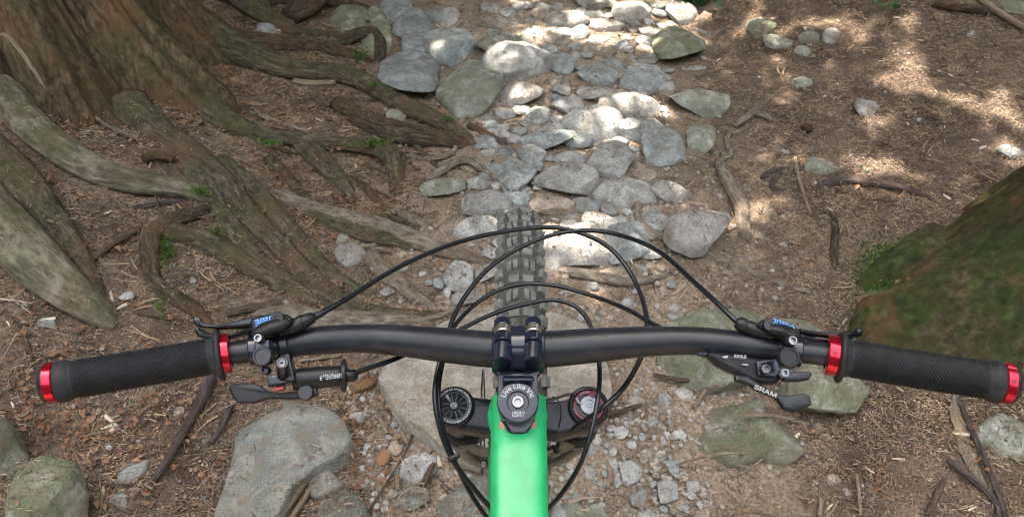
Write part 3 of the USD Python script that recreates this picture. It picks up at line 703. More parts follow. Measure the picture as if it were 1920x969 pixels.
lroot([(390, 395, 14, .2), (320, 415, 18, .5), (288, 438, 18, .7), (280, 480, 16, .8), (296, 530, 14, .8), (335, 560, 15, .8), (372, 590, 13, .6), (392, 625, 11, .3), (400, 660, 8, -.3)], 'dark', 20)
lroot([(300, 430, 18, .4), (380, 452, 22, .4), (450, 490, 20, .4), (520, 530, 17, .3), (590, 565, 13, .1), (640, 585, 10, -.3)], 'root', 21, flat=.7)
lroot([(535, 360, 12, .6), (570, 385, 15, .7), (630, 402, 17, .7), (690, 420, 18, .7), (760, 440, 18, .6), (830, 466, 16, .5), (900, 492, 10, .1), (950, 505, 6, -.5)], 'bare', 22, bark=.2)
lroot([(560, 380, 24, .0), (640, 424, 22, .2), (720, 446, 18, .2), (800, 462, 12, -.2)], 'root', 23)
lroot([(690, 475, 16, .1), (730, 515, 17, .4), (780, 555, 14, .3), (830, 590, 9, -.2)], 'bare', 24, flat=.6)
lroot([(430, 570, 14, .1), (540, 585, 20, .3), (640, 600, 22, .3), (740, 600, 18, .3), (830, 592, 12, .1), (880, 580, 7, -.4)], 'bare', 25, flat=.5)
lroot([(560, 270, 20, .0), (600, 300, 22, .3), (640, 345, 17, .3), (670, 385, 11, -.1)], 'root', 26)
lroot([(630, 195, 18, .3), (700, 232, 22, .5), (760, 250, 24, .5), (830, 262, 18, .4), (880, 275, 10, -.2)], 'dark', 27)
lroot([(800, 335, 9, .2), (840, 312, 9, .7), (872, 300, 9, .8), (900, 312, 8, .6), (935, 335, 6, -.2)], 'bare', 28)
lroot([(770, 290, 5, .6), (820, 296, 5, .7), (850, 285, 5, .8), (845, 268, 4, .6)], 'bare', 29, n=12)
lroot([(880, 235, 7, .6), (930, 262, 7, .5), (960, 280, 5, -.2)], 'dark', 30, n=14)
lroot([(540, 30, 20, .5), (570, 10, 26, .7), (600, -30, 26, .7)], 'dark', 31)
lroot([(440, 8, 10, .6), (520, 2, 9, .7), (640, 5, 12, .7), (700, 22, 8, .4), (728, 55, 5, -.2)], 'dark', 32)
lroot([(620, 92, 10, .3), (660, 70, 14, .6), (700, 62, 14, .6), (712, 90, 12, .5), (706, 120, 8, -.2)], 'dark', 33)
lroot([(620, 330, 8, .1), (680, 350, 9, .4), (740, 410, 8, .4), (790, 430, 6, -.2)], 'dark', 34, n=14)
rr_ = np.random.default_rng(55)
for k in range(20):                                                               # thin rootlets tangled between the big roots
    x, y = rr_.uniform(420, 720), rr_.uniform(180, 440); a = rr_.uniform(-.1, .75); L = rr_.uniform(90, 210); bend = rr_.normal() * .25
    ts = np.linspace(0, 1, 5); w = rr_.uniform(4, 8)
    lroot([(x + L * t * math.cos(a + bend * t), y + L * t * math.sin(a + bend * t) * .8, w * (1 - .5 * t), -.3 if t in (0, 1) else rr_.uniform(.1, .55)) for t in ts], ['dark', 'root', 'bare'][k % 3], 400 + k, n=12)
def patch(px, py, w, h, n, seed, parent, lift=.01, mat=None):
    """a cushion of moss: many small upright blades on the bark"""
    rng = np.random.default_rng(seed); V, Fc = [], []
    g0 = hit(px, py); d = (g0 - EYE) @ FWD
    for k in range(n):
        a, r = rng.uniform(0, 6.28), min(1.5, abs(rng.normal()) * .55)
        q = hit(px + w / 2 * r * math.cos(a), py + h / 2 * r * math.sin(a), lift)
        L = rng.uniform(.006, .013); e = rng.uniform(0, 6.28); s = np.array([math.cos(e), math.sin(e), 0]) * rng.uniform(.002, .004)
        tip = np.array([rng.normal() * .006, rng.normal() * .006, L]); o = len(V)
        V += [q - s, q + s, q + tip]; Fc.append([o, o + 1, o + 2])
    pr = obj('moss', (np.array(V), np.array(Fc)), mat or MOSS, parent, smooth=False)
    tag(pr, kind='stuff'); return pr
for k, (x, y, w, h, n, lf) in enumerate([(700, 268, 70, 16, 260, .07), (510, 268, 60, 12, 120, .05), (375, 358, 44, 20, 200, .05), (400, 440, 50, 36, 220, .03), (312, 470, 40, 60, 300, .03), (300, 580, 30, 50, 60, .02), (675, 104, 34, 26, 180, .05), (690, 42, 16, 14, 60, .06), (700, 160, 24, 12, 80, .06), (840, 225, 20, 12, 60, .05)]):
    patch(x, y, w, h, n, 40 + k, left, lf)

right = thing('moss_tree', 'mossy dark tree trunk flaring into a buttress at the right edge', 'tree')
RC = (1.75, 1.34); rz = float(ground_h(*RC, False)) - .02
obj('trunk', trunk(RC[0], RC[1], rz, 9.0, .26, [(189, .36, .24, 12), (226, .14, .25, 8), (150, .10, .35, 6), (275, .25, .28, 8), (60, .3, .3, 5), (0, .3, .3, 5)], 8, ridge=.045, r_base=.12, na=300, nz=140, lean=(.14, 0)), BARK['right'], right)
obj('root', root([(1760, 570, 40, .2), (1690, 590, 28, .3), (1640, 612, 18, .2), (1605, 640, 10, 0), (1575, 660, 8, -.6)], 51), BARK['right'], right, smooth=60)
obj('root', root([(1760, 450, 40, .3), (1690, 490, 30, .4), (1640, 520, 20, .1), (1610, 540, 12, -.3)], 52), BARK['right'], right, smooth=60)
for k, (x, y, w, h, n, lf) in enumerate([(1650, 515, 100, 100, 3600, .004), (1622, 610, 60, 80, 1000, .004), (1690, 478, 80, 50, 900, .01)]):
    patch(x, y, w, h, n, 60 + k, right, lf)

# roots that cross the trail on the right, not joined to a tree in view
def surface_root(rows, mat, seed, label, **k):
    pr = obj('surface_root', root(rows, seed, **k), BARK[mat], None, smooth=60); tag(pr, label, 'root'); return pr
surface_root([(1284, 342, 7, .3), (1262, 337, 8, .7), (1232, 340, 8, .9), (1208, 356, 8, .9), (1197, 385, 8, .8), (1200, 418, 9, .7), (1232, 440, 9, .6), (1290, 452, 9, .5), (1330, 478, 9, .5), (1390, 502, 8, .4), (1450, 525, 7, .2), (1520, 548, 5, -.5)], 'bare', 71, 'pale root curling in a loop round the sunlit stones', n=18)
surface_root([(1345, 300, 7, .3), (1352, 315, 9, .6), (1368, 345, 13, .6), (1386, 380, 14, .5), (1396, 420, 13, .3), (1398, 455, 11, -.4)], 'bare', 72, 'thick short pale root right of the bright angular rock', n=18)
surface_root([(1352, 300, 5, .5), (1368, 280, 5, .6), (1362, 262, 6, .6), (1384, 250, 5, .3)], 'bare', 73, 'thin crooked root rising above the thick short root', n=12)
surface_root([(1525, 362, 7, -.2), (1545, 345, 9, .5), (1590, 338, 9, .6), (1650, 345, 9, .6), (1700, 355, 8, .5), (1740, 372, 6, .2), (1770, 395, 4, -.4)], 'purple', 74, 'dark arched root lying across the right bank', n=14)
surface_root([(1430, 335, 5, .2), (1446, 322, 6, .6), (1462, 318, 6, .6), (1450, 340, 5, .4), (1475, 358, 5, -.2)], 'purple', 75, 'small forked dark root above the thin straw on the right', n=12)
surface_root([(1040, 505, 8, -.2), (1090, 512, 12, .4), (1140, 522, 12, .5), (1180, 528, 9, .4), (1230, 520, 6, .2), (1280, 505, 4, -.4)], 'bare', 76, 'pale root right of the tyre between the cables', n=16, flat=.7)
surface_root([(1562, 400, 6, .0), (1566, 430, 7, .5), (1564, 470, 8, .4), (1568, 505, 6, -.3)], 'dark', 77, 'short dark root end sticking up from the right bank', n=12)
surface_root([(1290, 612, 5, .2), (1400, 620, 5, .3)], 'dark', 78, 'dark root behind the right half of the bar', n=10)

# sticks and twigs
def stick(rows, mat, seed, label, n=10, bark=.12, name='stick', group=None):
    out = []
    for px, py, rp, dz in rows:
        q = hit(px, py, dz); d = (q - EYE) @ FWD; r = rp * d / F
        z = float(ground_h(q[0], q[1], True)) + r * .8 + dz; out.append([*q[:2], z, r])
    pr = obj(name, tube(out, n, max(10, 6 * len(out)), 1, bark, seed), BARK[mat], None, smooth=60); tag(pr, label, name, group)
stick([(172, 495, 5, .005), (215, 463, 6, .005), (262, 431, 5, .01)], 'stick', 81, 'straight grey stick between the two long mossy roots')
stick([(250, 390, 4.5, .005), (300, 386, 5, .005), (352, 382, 4.5, .005)], 'purple', 82, 'short horizontal stick under the weathered root end')
stick([(253, 586, 3.5, .004), (300, 597, 4, .004), (345, 606, 4, .004)], 'stick', 83, 'broken twig with a pale tip above the left grip', name='twig')
stick([(428, 594, 8, .004), (480, 584, 8, .004), (532, 574, 8, .004)], 'stick', 84, 'stubby barked branch with a pale cut end above the left lever')
stick([(402, 690, 12, .01), (385, 745, 11, .012), (355, 800, 9, .012), (318, 862, 7.5, .01), (292, 905, 6, .004), (278, 922, 3, .0)], 'purple', 85, 'dark purplish stick running down from the left grip')
stick([(398, 832, 4, .004), (418, 800, 6, .006), (437, 758, 4, .004)], 'purple', 86, 'reddish-brown twig left of the left thumb paddle', name='twig')
stick([(528, 968, 6, .02), (552, 932, 6.5, .02), (577, 898, 5, .02)], 'pale', 87, 'upper of two pale twigs lying side by side at the bottom', name='twig')
stick([(545, 975, 4.5, .015), (568, 938, 5, .015), (588, 908, 4, .015)], 'pale', 88, 'lower of two pale twigs lying side by side at the bottom', name='twig')
stick([(1300, 768, 4, .01), (1318, 740, 4.5, .012), (1338, 708, 4, .015)], 'pale', 89, 'pale straight twig left of the mossy boulder', name='twig')
stick([(1362, 786, 2.5, .07), (1400, 781, 3, .08), (1440, 778, 3, .07), (1480, 784, 3, .03), (1517, 796, 2.2, .01)], 'pale', 90, 'thin bowed twig lying over the mossy boulder', name='twig')
stick([(1222, 892, 2, .005), (1270, 870, 2.4, .012), (1330, 853, 2.6, .05), (1396, 851, 2, .03)], 'pale', 91, 'long curved straw at the foot of the mossy boulder', name='straw')
stick([(1750, 10, 6, .01), (1800, 20, 8, .01), (1850, 26, 7, .01)], 'dark', 92, 'dark branch at the top right corner', name='branch')
stick([(1832, 0, 5, .01), (1875, 28, 6, .012), (1925, 62, 5, .01)], 'pale', 93, 'pale branch crossing the dark one at the top right', name='branch')
stick([(1376, 240, 5, .006), (1408, 216, 6, .01), (1442, 190, 4, .006)], 'bare', 94, 'grey branch slanting up right of the wide mossy stone', name='branch')
stick([(1404, 216, 4, .01), (1430, 220, 5, .012), (1446, 230, 3, .006)], 'bare', 95, 'short side branch beside the grey slanting branch', name='branch')
stick([(1490, 300, 3, .006), (1500, 350, 3.4, .01), (1520, 402, 2.6, .006)], 'pale', 96, 'thin straw standing out on the right bank', name='straw')
stick([(0, 66, 3, .25), (45, 105, 4, .25), (75, 150, 3, .2), (98, 182, 2.6, .12)], 'pale', 97, 'thin pale twig leaning on the foot of the large cedar', name='twig')
stick([(552, 156, 5, .12), (580, 162, 6, .12), (627, 158, 5, .12)], 'pale', 98, 'yellowish piece of dead wood lying on the mossy root', name='dead_wood')
stick([(172, 198, 3, .02), (190, 230, 3, .02), (230, 252, 3, .02), (262, 266, 2.4, .01)], 'bare', 99, 'thin bent twig in front of the cedar trunk', name='twig')
stick([(270, 303, 8, .01), (300, 300, 9, .01), (328, 306, 7, .01)], 'dark', 100, 'black lump of wood above the weathered root')
stick([(1075, 772, 4, .02), (1130, 778, 4, .015), (1165, 771, 4.5, .012), (1203, 760, 3, .01)], 'stick', 101, 'brown stick across the gravel right of the fork')
stick([(1225, 706, 4, .02), (1275, 712, 4, .02), (1312, 716, 3.6, .02)], 'stick', 102, 'reddish stick under the right half of the bar')
stick([(706, 776, 4, .01), (714, 790, 4.5, .01), (726, 812, 3.6, .01)], 'pale', 103, 'stubby pale wood splinter left of the broad slab', name='wood_chip')
stick([(752, 808, 3.6, .01), (758, 820, 4, .01), (764, 832, 3, .01)], 'pale', 104, 'small splinter right of the olive pebble', name='wood_chip')
stick([(690, 965, 2.4, .006), (735, 890, 2.8, .012), (760, 845, 2.6, .012), (780, 793, 2.2, .006)], 'stick', 105, 'long thin straw crossing the dirt left of the fork', name='straw')
stick([(645, 790, 1.8, .004), (700, 835, 2, .008), (755, 866, 2, .006)], 'pale', 106, 'thin pale straw crossing the long straw', name='straw')
stick([(788, 920, 5, .01), (800, 895, 6, .02), (815, 872, 4.5, .02)], 'stick', 107, 'thick grey stick end beside the mottled stone')
stick([(745, 893, 4, .01), (747, 920, 4, .01)], 'pale', 108, 'short pale wood chip under the mottled stone', name='wood_chip')
stick([(1533, 968, 4, .006), (1538, 945, 4.4, .006), (1536, 936, 4, .006)], 'pale', 109, 'pale wood stub at the bottom right', name='wood_chip')
stick([(1738, 968, 5, .01), (1752, 935, 6, .01), (1766, 902, 4, .008)], 'stick', 110, 'stick pointing up left of the bark strip')
stick([(1605, 888, 3, .01), (1608, 925, 3.4, .01), (1612, 970, 3, .01)], 'pale', 111, 'upright pale straw at the bottom right', name='straw')
stick([(1795, 745, 4, .01), (1815, 800, 5, .012), (1840, 860, 5, .012), (1868, 925, 5, .01), (1890, 985, 4, .008)], 'purple', 112, 'long thin root along the right of the bark strip')
stick([(1775, 865, 5, .01), (1820, 900, 6, .012), (1860, 935, 5, .01), (1865, 985, 5, .01)], 'purple', 113, 'dark rootlet crossing the lower end of the bark strip')
stick([(1690, 610, 3, .02), (1730, 640, 3.6, .03), (1760, 655, 3, .02), (1770, 668, 2, .01)], 'pale', 114, 'thin twig in front of the mossy tree above the right grip', name='twig')
stick([(780, 605, 4, .05), (830, 592, 4.4, .05), (850, 584, 4, .04)], 'pale', 115, 'pale stick on the roots left of the slab just above the bar')
stick([(290, 362, 1.8, .02), (300, 400, 2, .02), (325, 440, 2, .02), (365, 452, 2, .03)], 'stick', 116, 'fine bent twig over the mossy patch by the curved root', name='twig')
stick([(8, 582, 2.2, .006), (40, 622, 2.4, .006), (62, 672, 2.2, .006)], 'stick', 117, 'thin dark twig at the left edge above the grip', name='twig')
stick([(232, 905, 2.5, .006), (190, 908, 3.6, .006), (258, 912, 3.0, .006)][1:], 'stick', 118, 'short brown twig beside the wide grey stone', name='twig')
stick([(640, 668, 3, .01), (560, 676, 3.4, .01)], 'pale', 119, 'pale twig under the left half of the bar', name='twig')

# the strip of peeling bark
rows = root_pts([(1790, 745, 5, 1.2), (1796, 775, 13, .5), (1806, 815, 14, .4), (1815, 850, 13, .4), (1832, 885, 9, .4), (1848, 918, 4, .4)])
sp = spline(rows, 26); t, s, bb = frames(sp[:, :3], np.array([0, 0, 1.0]))
wv = np.array([-1, -.5, 0, .5, 1.0]); rngb = np.random.default_rng(5)
jag = 1 + .22 * (meshkit.noise(np.stack([np.arange(26) * .9, 0 * sp[:, 0], 0 * sp[:, 0]], -1), 3) - .5)[:, None]
up_ = np.array([0, 0, 1.0])
vs = sp[:, None, :3] + s[:, None] * (wv[None] * sp[:, 3:4] * jag)[..., None] + up_ * (.007 * (1 - wv ** 2))[None, :, None]
vt = np.concatenate([vs, vs[:, ::-1] - up_ * .004], 1)
bk = trimesh.Trimesh(vt.reshape(-1, 3), grid_faces(26, 10), process=False)
bk.metadata['fibre'] = bk.vertices.copy()
tag(obj('bark_strip', bk, BARK['pale'], None), 'pale curling strip of dead bark on needles under the right grip', 'bark strip')

# pine cones
def cone(px, py, length, wid, ang, seed, label, col):
    c = hit(px, py, .012); rng = np.random.default_rng(seed)
    ax = norm([math.cos(math.radians(ang)), math.sin(math.radians(ang)), .12]); s = norm(np.cross(ax, [0, 0, 1])); b2 = np.cross(s, ax)
    c = np.array([c[0], c[1], float(ground_h(c[0], c[1], False)) + wid * .42]); Vv, Ff = [], []
    th = np.linspace(0, math.pi, 12); core = lathe(c, ax, np.stack([-np.cos(th) * length * .46, np.sin(th) * wid * .36 + 1e-5], -1), 14)
    x = thing('pine_cone', label, 'pine cone'); obj('core', core, col, x)
    for k in range(90):
        u = (k + .5) / 90; a = k * 2.39996; l = (u - .5) * length * .95; r = wid * .36 * math.sqrt(max(1 - (2 * u - 1) ** 2, .02))
        rad = math.cos(a) * s + math.sin(a) * b2; tan = np.cross(ax, rad); o = c + l * ax + rad * r * .8
        w = wid * .13 * (.6 + .8 * math.sin(math.pi * u)); tip = rad * wid * .17 + ax * wid * .12
        m0 = len(Vv); Vv += [o - tan * w * .6, o + tan * w * .6, o + tan * w + tip * .7, o + tip * 1.15, o - tan * w + tip * .7, o + tip * .55 - ax * wid * .04]
        Ff += [[m0, m0 + 1, m0 + 2], [m0, m0 + 2, m0 + 4], [m0 + 4, m0 + 2, m0 + 3], [m0, m0 + 4, m0 + 5], [m0 + 1, m0 + 5, m0 + 2], [m0 + 5, m0 + 3, m0 + 2], [m0 + 5, m0 + 4, m0 + 3], [m0, m0 + 5, m0 + 1]]
    pr = obj('scales', (np.array(Vv), np.array(Ff)), col, x, smooth=False); tag(pr, kind='stuff')
CONE = litter('pine_cone_scales', [(.20, .11, .055), (.30, .17, .085), (.15, .085, .045)])
CONED = litter('dark_cone_scales', [(.07, .035, .025), (.10, .05, .035), (.05, .03, .02)])
cone(684, 722, .060, .036, 25, 1, 'brown pine cone lying beside the dropper cable', CONE)
cone(718, 862, .036, .036, 70, 2, 'small round orange-brown cone in the dirt left of the fork', CONE)
cone(1512, 240, .050, .030, -50, 3, 'dark closed cone on the upper right bank', CONED)

# small plants
def sprig(px, py, n, L, seed, label, name='seedling'):
    rng = np.random.default_rng(seed); g = hit(px, py); x = thing(name, label, 'plant')
    Vv, Ff = [], []
    for k in range(n):
        a = rng.uniform(0, 6.28); el = rng.uniform(.3, 1.2); d = np.array([math.cos(a) * math.cos(el), math.sin(a) * math.cos(el), math.sin(el)])
        sd = norm(np.cross(d, [0, 0, 1])); l = L * rng.uniform(.5, 1); o = g + d * l * .1 + [rng.normal() * L * .4, rng.normal() * L * .4, 0]; m0 = len(Vv)
        Vv += [o, o + d * l * .5 + sd * l * .2, o + d * l * .95, o + d * l * .5 - sd * l * .2]; Ff += [[m0, m0 + 1, m0 + 2], [m0, m0 + 2, m0 + 3]]
    tag(obj('leaves', (np.array(Vv), np.array(Ff)), PLANT, x, smooth=False), kind='stuff')
    st = [tube([[*g, .0015], [*(g + [.004, .003, L * .5]), .001]], 6)]
    obj('stem', join(*st), BARK['dark'], x)
PLANT = litter('green_leaves', [(.035, .085, .03), (.05, .12, .03), (.03, .07, .035)], .5, .25)
sprig(1305, 6, 90, .12, 1, 'dark green low plant at the top edge right of the trail', 'low_plant')
sprig(1671, 18, 14, .05, 2, 'tiny bright green sprout near the top right')
sprig(1620, 325, 14, .03, 3, 'tiny green sprout beside the dark arched root')
sprig(1352, 296, 8, .025, 4, 'tiny green sprout at the top of the thick pale root')
# ------------------------------------------------------------------ the bicycle
bike = thing('mountain_bike', 'mountain bike seen from the saddle: green frame, black bar and grips with red rings', 'bicycle')
def part(name, mesh, mat, parent=None, smooth=35, label=None): return obj(name, mesh, M[mat] if isinstance(mat, str) else mat, parent or bike, smooth, label)
LZ = lambda x, y: (340 + x / 4.844, 570 + y / 4.844)        # reading scales of the enlarged photograph
RZ = lambda x, y: (1290 + x / 4.844, 580 + y / 4.844)
SZ = lambda x, y: (790 + x / 4.844, 590 + y / 4.844)
FZ = lambda x, y: (790 + x / 4.87, 770 + y / 4.87)
def zs(fn, pts): return np.array([fn(*p) for p in pts])
def dbar(px):
    return float(np.interp(abs(px - 968), [0, 90, 280, 430, 540, 940], [.655, .655, .640, .620, .608, .560]))
CEN = [(82, 720), (105, 717), (250, 690), (405, 666), (440, 661), (505, 652.5), (560, 643), (620, 636.5), (690, 634.5), (760, 639), (850, 648), (930, 655), (970, 656),
       (1010, 655), (1090, 649), (1180, 642), (1260, 638.5), (1320, 639.5), (1380, 645), (1440, 652), (1500, 659), (1545, 664), (1590, 672), (1700, 689), (1860, 715), (1895, 720)]
RPX = {82: 21, 440: 21.6, 505: 22.5, 560: 25.2, 620: 26.5, 690: 27, 760: 29.5, 850: 33, 930: 34, 1010: 34, 1090: 33, 1180: 29.5, 1260: 27, 1320: 26.3, 1380: 25, 1440: 22.5, 1500: 21.6, 1895: 21}
rx_, ry_ = zip(*sorted(RPX.items()))
bar_pts = np.array([[*P(x, y, dbar(x)), np.interp(x, rx_, ry_) * dbar(x) / F] for x, y in CEN])
part('handlebar', tube(bar_pts[1:-1], 40, 150), 'bar', smooth=True)
cenx, ceny = np.array(CEN).T
_bc = CubicSpline(cenx, ceny)
def barp(px, dy=0): return P(px, float(_bc(px)) + dy, dbar(px))
def bart(px): return norm(barp(px + 4) - barp(px - 4))
def band(x0, x1, rad, n=40, bev=.0008):
    """a ring round the bar between two picture columns; rad in metres"""
    a, b = barp(x0), barp(x1); L = np.linalg.norm(b - a); rad = np.atleast_1d(rad); r0, r1 = rad[0], rad[-1]
    return lathe(a, b - a, [(0, r0 - .004), (0, r0 - bev), (bev, r0), (L - bev, r1), (L, r1 - bev), (L, r1 - .004)], n)
def rbar(px): return float(np.interp(px, rx_, ry_)) * dbar(px) / F

def grip(x_out, x_col, x_rib0, x_rib1, x_fl, x_ring, side):
    """ribbed rubber sleeve with an outer collar, an inner flange, two red rings and an end plug"""
    a, b = barp(x_out), barp(x_fl); ax = norm(b - a); L = np.linalg.norm(b - a)
    pos = lambda x: float((barp(x) - a) @ ax)
    r0 = .0152
    na, nl = 72, 620
    s0, s1 = pos(x_rib0), pos(x_rib1)
    s = np.linspace(s0, s1, nl); ph = np.arange(na) / na * 2 * np.pi
    ref = norm(np.cross(ax, [0, 0, 1.0])); up = np.cross(ref, ax)
    off = -.32 if side < 0 else -.18
    tri = np.abs(((ph / (2 * np.pi) + off) % 1) - .5) * 2                     # chevron round the grip
    tri = .5 - .5 * np.cos(np.pi * tri) * .55 + (tri - .5) * .45
    k = (s[:, None] / .0029 - 11 * tri[None]) % 1
    rib = np.clip(np.minimum(k, 1 - k) * 4.2 - .35, 0, 1); edge = sm(0, .004, s - s0) * sm(0, .004, s1 - s)
    R = r0 + .0021 * (rib * edge[:, None] - .6 * edge[:, None])
    ring = np.cos(ph)[:, None] * ref + np.sin(ph)[:, None] * up
    v = a + s[:, None, None] * ax + R[..., None] * ring[None]
    rm = trimesh.Trimesh(v.reshape(-1, 3), grid_faces(nl, na), process=False); rm.invert()
    g = part('grip', rm, 'rubber', smooth=True)
    c0 = pos(x_col)
    part('collar', lathe(a, ax, [(c0, .012), (c0, .0162), (c0 + .0012, .0172), (c0 + .005, .0176), (s0 - .003, .0172), (s0, .0157), (s0 + .001, .0150)], 48), 'rubber', g, True)
    f1 = pos(x_fl)
    part('flange', lathe(a, ax, [(s1 - .001, .0150), (s1, .0158), (s1 + .0032, .0172), (s1 + .0055, .0188), (f1 - .0045, .0208), (f1 - .0030, .0224), (f1 - .0010, .0225), (f1, .0216), (f1 + .0002, .014)], 48), 'rubber', g, True)
    f2 = pos(x_ring)
    part('lock_ring', lathe(a, ax, [(f1, .012), (f1, .0168), (f1 + .0008, .0176), (f2 - .0008, .0176), (f2, .0168), (f2, .0125)], 48), 'red', g)
    part('lock_ring', lathe(a, ax, [(c0 - .0072, .012), (c0 - .0072, .0160), (c0 - .0064, .0169), (c0 - .0006, .0169), (c0, .0162)], 48), 'red', g)
    part('end_plug', lathe(a, ax, [(c0 - .0118, .0001), (c0 - .0116, .010), (c0 - .0108, .0138), (c0 - .009, .0155), (c0 - .0071, .0159)], 40), 'plastic', g, True)
    for q in (f1 + .5 * (f2 - f1), c0 - .0036):
        ph0 = 2.2; rad = ref * math.cos(ph0) + up * math.sin(ph0)
        part('clamp_screw', lathe(a + q * ax + rad * (.0162 if q < .05 else .0169), rad, [(0, 0), (0, .0016), (.0012, .0016), (.0012, .0008), (.0004, .0006), (.0004, 0)], 10), 'black', g)
grip(84, 108, 136, 396, 417, 433, -1)
grip(1906, 1876, 1851, 1591, 1571, 1549, 1)

# left brake: clamp, reservoir, lever, hose boot
lb = part('brake_clamp', band(468, 512, rbar(490) + .0034), 'anod')
part('hinge_plate', plate(zs(LZ, [(655, 340), (795, 315), (805, 520), (700, 560), (660, 540)]), .573, .012, rnd=2), 'anod', lb)
part('clamp_bolt', bolt(*LZ(705, 312), .572, .0037, h=.003, socket=.62), 'silver', lb)
part('clamp_bolt', bolt(*LZ(764, 600), .580, .0037, h=.003, socket=.62), 'black', lb)
part('pivot_disc', lathe(P(*LZ(735, 470), .571), PLATE_N, [(-.004, .0082), (.0002, .0082), (.0012, .0074), (.0012, .0062), (.0002, .0058), (.0002, 0)], 24), 'black', lb)
mb = part('brake_reservoir', plate(zs(LZ, [(608, 155), (660, 105), (830, 78), (930, 80), (995, 110), (1005, 160), (960, 200), (900, 235), (840, 265), (800, 295), (740, 300), (680, 285), (620, 262)]), .600, .014, bev=.0035, rnd=4), 'plastic', smooth=50)
part('reservoir_cap', lathe(P(*LZ(873, 130), .597), PLATE_N, [(-.002, .0060), (.0006, .0060), (.0016, .0052), (.0016, .0026), (.0008, .0024), (.0008, 0)], 26), 'plastic', mb)
part('clamp_arm', tube([[*P(*LZ(700, 290), .585), .0058], [*P(*LZ(745, 235), .591), .0068], [*P(*LZ(840, 200), .596), .0070], [*P(*LZ(960, 150), .602), .0058]], 16, flat=.8), 'plastic', mb, True)
for k in range(5):
    a, b = LZ(672 + k * 9, 232 - k * 18), LZ(694 + k * 24, 222 - k * 22)
    part('blue_stripe', plate([a, b, (b[0] + 1, b[1] + 1.6), (a[0] + 1, a[1] + 1.6)], .5988, .0006, bev=.0001, rnd=0, count=8), 'blue', mb)
part('blue_lettering', word('GUIDE', LZ(898, 82), LZ(668, 150), .0052, .5985), 'blue', mb, False)
part('lever_blade', plate(zs(LZ, [(95, 165), (105, 125), (130, 108), (168, 125), (172, 155), (210, 180), (320, 184), (470, 152), (640, 112), (640, 190), (500, 212), (330, 218), (120, 192)]), .602, .010, bev=.002, rnd=2), 'black', mb)
part('lever_blade', plate(zs(LZ, [(116, 220), (138, 203), (168, 215), (178, 245), (270, 262), (400, 278), (640, 200), (640, 248), (430, 304), (240, 312), (150, 297), (120, 258)]), .609, .012, bev=.002, rnd=2), 'black', mb)
part('hose_boot', tube([[*P(*LZ(880, 265), .607), .0030], [*P(*LZ(960, 232), .610), .0056], [*P(*LZ(1060, 185), .614), .0066], [*P(*LZ(1105, 160), .616), .0070], [*P(*LZ(1118, 155), .616), .0062], [*P(*LZ(1190, 120), .620), .0052], [*P(*LZ(1210, 112), .621), .0036], [*P(*LZ(1290, 72), .625), .0030]], 16, 40), 'plastic', mb, True)

# right brake
rb = part('brake_clamp', band(1457, 1502, rbar(1480) + .0036), 'anod')
part('hinge_plate', plate(zs(RZ, [(868, 330), (990, 330), (985, 530), (860, 520)]), .573, .012, rnd=2), 'black', rb)
part('clamp_bolt', bolt(*RZ(942, 286), .572, .0040, h=.003, socket=.64), 'silver', rb)
part('pivot_disc', lathe(P(*RZ(920, 432), .571), PLATE_N, [(-.004, .0086), (.0002, .0086), (.0012, .0078), (.0012, .0066), (.0002, .0062), (.0002, 0)], 24), 'plastic', rb)
mr = part('brake_reservoir', plate(zs(RZ, [(632, 132), (680, 86), (770, 78), (980, 140), (1030, 190), (1030, 262), (980, 300), (900, 300), (840, 262), (740, 205), (690, 182), (640, 152)]), .602, .014, bev=.0032, rnd=4), 'plastic', smooth=50)
part('reservoir_cap', lathe(P(*RZ(735, 142), .599), PLATE_N, [(-.002, .0055), (.0006, .0055), (.0016, .0048), (.0016, .0024), (.0008, .0022), (.0008, 0)], 26), 'black', mr)
part('clamp_arm', tube([[*P(*RZ(945, 270), .585), .0058], [*P(*RZ(915, 215), .592), .0068], [*P(*RZ(840, 190), .597), .0066], [*P(*RZ(720, 160), .603), .0050]], 16, flat=.8), 'plastic', mr, True)
for k in range(5):
    a, b = RZ(905 + k * 10, 176 - k * 2), RZ(966 + k * 3, 200 - k * 12)
    part('blue_stripe', plate([a, b, (b[0] - .8, b[1] + 1.4), (a[0] - .8, a[1] + 1.4)], .6008, .0006, bev=.0001, rnd=0, count=8), 'blue', mr)
part('blue_lettering', word('GUIDE', RZ(972, 158), RZ(770, 82), .0048, .6005), 'blue', mr, False)
part('lever_blade', plate(zs(RZ, [(1015, 165), (1180, 193), (1320, 203), (1500, 205), (1540, 235), (1535, 262), (1555, 292), (1540, 322), (1440, 322), (1390, 305), (1400, 262), (1180, 232), (1030, 205)]), .606, .010, bev=.002, rnd=2), 'black', mr)
part('lever_blade', plate(zs(RZ, [(1025, 205), (1200, 258), (1390, 275), (1440, 300), (1400, 312), (1180, 302), (1060, 262), (1025, 255)]), .611, .010, bev=.002, rnd=2), 'black', mr)
_th = np.linspace(0, math.pi, 10)
part('lever_ball', lathe(P(*RZ(1540, 205), .600), PLATE_N, np.stack([-.0056 * np.cos(_th), .0042 * np.sin(_th) + 1e-5], -1), 20), 'black', mr, True)
part('hose_boot', tube([[*P(*RZ(790, 250), .607), .0026], [*P(*RZ(700, 214), .610), .0054], [*P(*RZ(600, 180), .613), .0062], [*P(*RZ(545, 158), .615), .0062], [*P(*RZ(530, 152), .616), .0052], [*P(*RZ(510, 145), .616), .0066], [*P(*RZ(460, 125), .617), .0062], [*P(*RZ(440, 116), .618), .0042]], 16, 44), 'plastic', mr, True)

